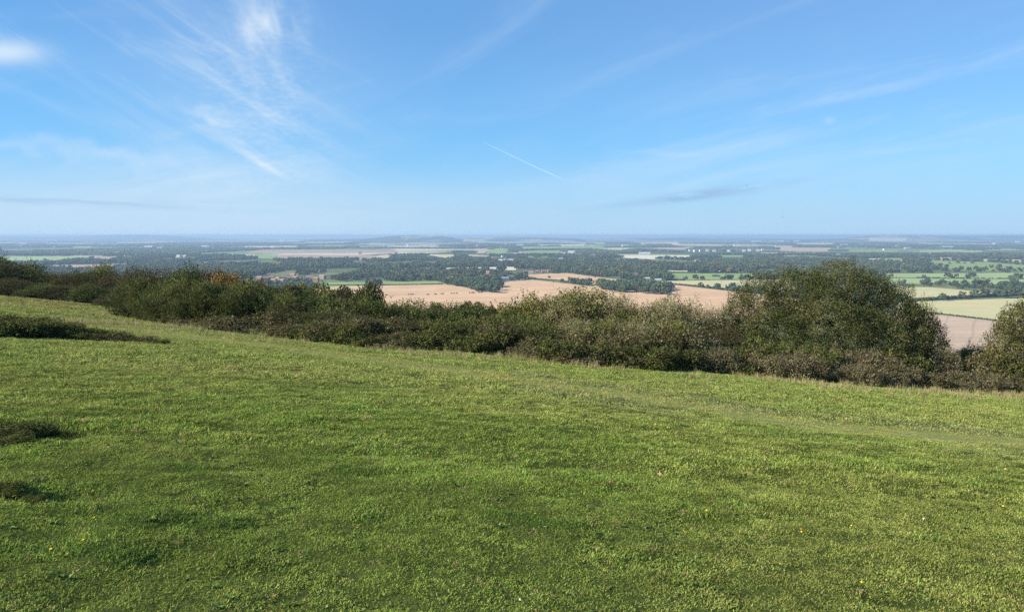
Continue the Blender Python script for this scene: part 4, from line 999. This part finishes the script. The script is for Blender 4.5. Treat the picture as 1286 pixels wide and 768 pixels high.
def grass():
    pts, sc, idx, col, rot = [], [], [], [], []
    def band(y0_, y1_, dens, i0, i1, hmul=1.0):
        # area of the wedge with margins
        n = int(dens * ((y1_ ** 2 - y0_ ** 2) * .80 + (y1_ - y0_) * 5)); 
        y = np.sqrt(rs.uniform(y0_ ** 2, y1_ ** 2, n)); x = rs.uniform(-1, 1, n) * (.80 * y + 2.2)
        ok = y < edge_y(x) + 2.0 + 6 * (x < -13); x, y = x[ok], y[ok]; n = len(x)
        tr = 1 - sstep(track_d(x, y) + .55 * fbm(x / .7, y / .5, 3), .55, 1.5); tr = tr * (.62 + .38 * sstep(fbm(x / 1.3 + 8, y / .9, 3), -.4, .3))
        rough_ = sstep(fbm(x / .9, y / .6, 3), -.1, .8); mid_ = fbm(x / 3.2 + 40, y / 2.4, 3); big = fbm(x / 9 + 3, y / 5 + 8, 2)
        edge = sstep(y - edge_y(x), -3.2, -.6)
        s = (.75 + .5 * rs.rand(n)) * (.75 + .55 * rough_) * (1 - .45 * tr) * hmul
        h = s * (.8 + .6 * rough_) * (1 + .5 * edge)
        green = np.array([.125, .178, .034]); lush = np.array([.080, .140, .028]); dryc = np.array([.200, .185, .062]); pale = np.array([.155, .170, .085]); yel = np.array([.165, .200, .045])
        c = green * (1 - sstep(mid_, -.2, .5))[:, None] + yel * sstep(mid_, -.2, .5)[:, None]
        f = (.55 * sstep(y, 7, 17))[:, None]; c = c * (1 - f) + np.array([.19, .235, .065]) * f
        f = (sstep(rough_ + .25 * rs.randn(n), .45, .9) * .6)[:, None]; c = c * (1 - f) + lush * f
        f = (sstep(big + .35 * rs.randn(n), .2, .9) * .5)[:, None]; c = c * (1 - f) + dryc * f
        f = (.75 * tr * (.6 + .4 * rs.rand(n)))[:, None]; c = c * (1 - f) + dryc * 1.05 * f
        f = (.55 * edge * rs.rand(n))[:, None]; c = c * (1 - f) + pale * 1.2 * f
        # greyish rough grass below the path on the right, dry crest on the far left
        side = ((y < 27) & (x > 0)) * sstep(track_d(x, y), 3.5, 1.0) * sstep(fbm(x / 2.2 + 60, y / 1.2, 2), -.3, .4)
        f = (.6 * side * (1 - tr))[:, None]; c = c * (1 - f) + pale * f
        crest = sstep(y, 27, 40) * sstep(fbm(x / 3, y / 3, 2), -.5, .4); f = (.75 * crest)[:, None]; c = c * (1 - f) + np.array([.20, .16, .075]) * f
        deadp = rs.rand(n) < .02; c[deadp] = np.array([.26, .19, .10])
        c *= (.8 + .4 * rs.rand(n))[:, None] * np.array([1.06, 1.0, .97]) * np.clip(1.42 + .55 * fbm(x / .30 + 5, y / .26, 2) + .18 * fbm(x / 1.1 + 70, y / .8, 2), .45, 2.6)[:, None]
        h *= .82
        f = (.5 * tr)[:, None]; c = c * (1 - f) + np.array([.33, .34, .105]) * f
        for (a, b, r_, d_, e_) in PITS[:4]:
            q = np.hypot((x - a) / e_, y - b) / r_; k = q < 1.6; h[k] *= 1.9; s[k] *= 1.3
        for (a, b, r_, d_, e_) in PITS[4::2]:
            q = np.hypot((x - a) / e_, y - b) / r_; k = q < 1.3; h[k] *= 1.5; c[k] = c[k] * .35 + lush * .65
        pts.append(np.c_[x, y, terrain(x, y)]); sc.append(np.c_[s, s, h]); idx.append(rs.randint(i0, i1, n)); col.append(c)
        rot.append(np.c_[rs.randn(n) * .12, rs.randn(n) * .12, rs.uniform(0, 6.28, n)])
    band(1.2, 7.5, 900, 0, 4); band(7.5, 14, 330, 4, 7, .85); band(14, 30, 110, 7, 10, .75); band(30, 56, 26, 7, 10, .95)
    # taller pale bents along the scrub, on rough spots and around the scrapes
    n = 7500; x = np.where(rs.rand(n) < .45, rs.uniform(-26, 3, n), rs.uniform(0, 26, n)); y = edge_y(x) + .9 * fbm(x / 2.1, x * 0 + 3, 2) + np.where(rs.rand(n) < .55, rs.uniform(-1.3, 1.2, n), rs.uniform(-4.5, 0, n)); ok = (np.abs(x) < .8 * y + 2) & (fbm(x / 1.5, y, 2) > -.02)
    x, y = x[ok], y[ok]; n = len(x); s = rs.uniform(.35, .95, n) * np.where(x < -16, .7, 1)
    pts.append(np.c_[x, y, terrain(x, y)]); sc.append(np.c_[s, s, s]); idx.append(rs.randint(10, 13, n)); rot.append(np.c_[rs.randn(n, 2) * .15, rs.uniform(0, 6.28, n)])
    k = rs.rand(n, 1); k = np.clip(k + (.3 * (x > 1))[:, None], 0, 1); col.append(np.array([.17, .21, .065]) * (1 - k) + np.array([.30, .28, .12]) * k)
    # broad-leaved rosettes pressed into the turf, and single dry stalks
    n = 1700; y = np.sqrt(rs.uniform(4, 150, n)); x = rs.uniform(-1, 1, n) * (.8 * y + 2); ok = fbm(x / .8 + 33, y / .8, 2) > .05; x, y = x[ok], y[ok]; n = len(x); s = rs.uniform(.35, .8, n)
    pts.append(np.c_[x, y, terrain(x, y) + .006]); sc.append(np.c_[s, s, s]); idx.append(rs.randint(13, 15, n)); rot.append(np.c_[rs.randn(n, 2) * .1, rs.uniform(0, 6.28, n)])
    col.append(np.array([.15, .21, .06]) * (.7 + .6 * rs.rand(n, 1)))
    # scattered taller tufts in the lawn
    for (a, b, r_, d_, e_) in PITS[:4]:
        n = 60; x = a + rs.randn(n) * r_ * .7 * e_; y = b + rs.randn(n) * r_ * .7; s = rs.uniform(.10, .26, n)
        pts.append(np.c_[x, y, terrain(x, y)]); sc.append(np.c_[s, s, s]); idx.append(rs.randint(10, 13, n)); rot.append(np.c_[rs.randn(n, 2) * .3, rs.uniform(0, 6.28, n)])
        col.append(np.array([.11, .15, .045]) * (.6 + .9 * rs.rand(n, 1)))
    P_, s_, i_, c_, r_ = map(np.concatenate, (pts, sc, idx, col, rot))
    o = gn_scatter('grass', P_, r_, s_, i_, c_, TUFTS, M_GRASS)
    tag(o, 'short uneven downland turf covering the hilltop in front of the scrub', 'grass', kind='stuff')
    print('tufts', len(P_))


grass()


# ------------------------------------------------------------------ flowers and fallen leaves in the turf
def flower(px, py, h=.05):
    x, y = hit(px, py); z = float(terrain(x, y)); r = bpy.data.objects.new('yellow_flower', None); C.objects.link(r); r.location = (x, y, z); r.rotation_euler = (rs.uniform(-.3, .3), rs.uniform(-.3, .3), rs.uniform(0, 6))
    tag(r, 'small yellow dandelion-like flower in the short turf', 'flower', 'yellow flowers in the turf')
    r.scale = (.58,) * 3; link('head', FL[0], r); link('stalk', FL[1], r); return r


def flower_meshes():
    V, F = [], []
    for ring, (n, ln, lift) in enumerate([(14, .017, .004), (10, .011, .008)]):
        for k in range(n):
            a = 2 * math.pi * k / n + ring * .2; d = np.array([math.cos(a), math.sin(a), 0]); s = np.array([-d[1], d[0], 0]) * .0025; i = len(V); z = np.array([0, 0, .062 + ring * .002])
            V += [z - s * .4, z + s * .4, z + d * ln * .8 + s + [0, 0, lift], z + d * ln + [0, 0, lift], z + d * ln * .8 - s + [0, 0, lift]]; F += [(i, i + 1, i + 2, i + 3), (i, i + 3, i + 4, i + 4)]
    me = bpy.data.meshes.new('head'); me.from_pydata([tuple(v) for v in V], [], [tuple(dict.fromkeys(f)) for f in F]); me.materials.append(mat('yellow_petals', lambda t: (.85, .62, .03)))
    a = np.linspace(0, 2 * math.pi, 7)[:-1]; V = np.concatenate([np.c_[np.cos(a) * .0016, np.sin(a) * .0016, np.full(6, z)] for z in (-.01, .062)])
    F = np.array([(i, (i + 1) % 6, 6 + (i + 1) % 6, 6 + i) for i in range(6)])
    return me, pydata('stalk', V, F, m=mat('flower_stalk', lambda t: (.10, .16, .05)))


FL = flower_meshes()
for px, py in [(116, 654), (106, 691), (671, 653), (857, 676), (888, 651), (1069, 668), (1006, 673), (1096, 637), (1260, 644), (1079, 740), (66, 697)]: flower(px, py)
def dead_leaf(px, py, s, c, label, tilt):
    x, y = hit(px, py); r = np.random.RandomState(int(px)); n = 9; V, F = [], []
    for i in range(n):
        t_ = i / (n - 1); w_ = math.sin(math.pi * min(t_ * .93 + .05, 1)) * .34; b = .12 * math.sin(t_ * 3) + .02 * r.randn()
        V += [(t_ - .5, -w_ * (1 + .15 * r.randn()), b + w_ * .3), (t_ - .5, 0, b), (t_ - .5, w_ * (1 + .15 * r.randn()), b + w_ * .3)]
        if i: k = 3 * i; F += [(k - 3, k - 2, k + 1, k), (k - 2, k - 1, k + 2, k + 1)]
    o = link('fallen_leaf', pydata('fallen_leaf', np.array(V) * s, np.array(F), m=mat('dead_leaf', lambda t: c)), loc=(x, y, float(terrain(x, y)) + .038)); o.rotation_euler = (tilt, .2, px)
    tag(o, label, 'leaf')
dead_leaf(1160, 658, .038, (.55, .46, .34), 'pale cream fallen leaf lying in the turf at the right', .3)
dead_leaf(1006, 672, .034, (.55, .22, .08), 'bright orange fallen leaf lying in the middle of the turf', .2)
dead_leaf(829, 603, .05, (.30, .18, .12), 'reddish brown fallen leaf sticking up in the turf', .9)
dead_leaf(1262, 595, .036, (.62, .30, .14), 'rusty fallen leaf near the right edge below the path', .4)
dead_leaf(1147, 656, .02, (.5, .46, .4), 'tiny white scrap of leaf beside the cream leaf', .3)
dead_leaf(653, 762, .014, (.5, .48, .4), 'tiny pale leaf scrap at the bottom middle of the turf', .5)

# ------------------------------------------------------------------ in the sky
def sky_pt(px, py, D): d = ray(px, py); return Vector(d / d[1] * D)
a, b = sky_pt(605, 178, 9000), sky_pt(708, 226, 11500)
V, F, n = [], [], 40
for i in range(n + 1):
    t_ = i / n; c = a.lerp(b, t_) + Vector((0, 0, 3 * math.sin(t_ * 9))); q = (4.0 + 5.0 * t_) * min(1, t_ * 8 + .1) * min(1, (1 - t_) * 6 + .05) * (1 + .25 * math.sin(i * 2.7))
    V += [(c.x + q * .3 * math.cos(k * math.pi / 4), c.y + q * math.cos(k * math.pi / 4), c.z + q * math.sin(k * math.pi / 4)) for k in range(8)]
    if i: F += [((i - 1) * 8 + k, (i - 1) * 8 + (k + 1) % 8, i * 8 + (k + 1) % 8, i * 8 + k) for k in range(8)]
def trail(t):
    d = t.n('ShaderNodeBsdfTranslucent'); d.inputs[0].default_value = (.95, .95, .95, 1); tr = t.n('ShaderNodeBsdfTransparent'); m = t.n('ShaderNodeMixShader'); m.inputs[0].default_value = .05
    t.l(tr.outputs[0], m.inputs[1]); t.l(d.outputs[0], m.inputs[2]); return (m.outputs[0],)
tag(link('contrail', pydata('contrail', np.array(V), np.array(F), m=mat('ice_trail', trail))), 'short thin white vapour trail slanting down to the right in the blue sky', 'contrail')


def bird(px, py, D, s, label, rz):
    V = [(0, .5, 0), (.07, .2, .05), (-.07, .2, .05), (0, -.35, .02), (.12, -.55, 0), (-.12, -.55, 0), (0, .1, -.07),
         (.45, .28, .22), (1.0, -.05, .12), (.4, -.02, .2), (-.45, .28, .22), (-1.0, -.05, .12), (-.4, -.02, .2), (0, -.1, .07)]
    F = [(0, 1, 6), (0, 6, 2), (1, 3, 6), (2, 6, 3), (0, 2, 13, 1), (1, 13, 3), (2, 3, 13), (3, 4, 5), (1, 7, 9, 3), (7, 8, 9), (2, 3, 12, 10), (10, 12, 11)]
    me = bpy.data.meshes.new('bird'); me.from_pydata([tuple(c * s for c in v) for v in V], [], F); me.materials.append(M_BIRD)
    o = link('bird', me, loc=sky_pt(px, py, D)); o.rotation_euler = (.2, .5, rz); tag(o, label, 'bird')
M_BIRD = mat('dark_feathers', lambda t: (.03, .028, .025))
bird(938, 233, 260, .42, 'tiny dark bird flying across the thin grey cloud', 1.2)
bird(983, 272, 260, .42, 'tiny dark bird flying low above the horizon right of the grey cloud', 1.9)
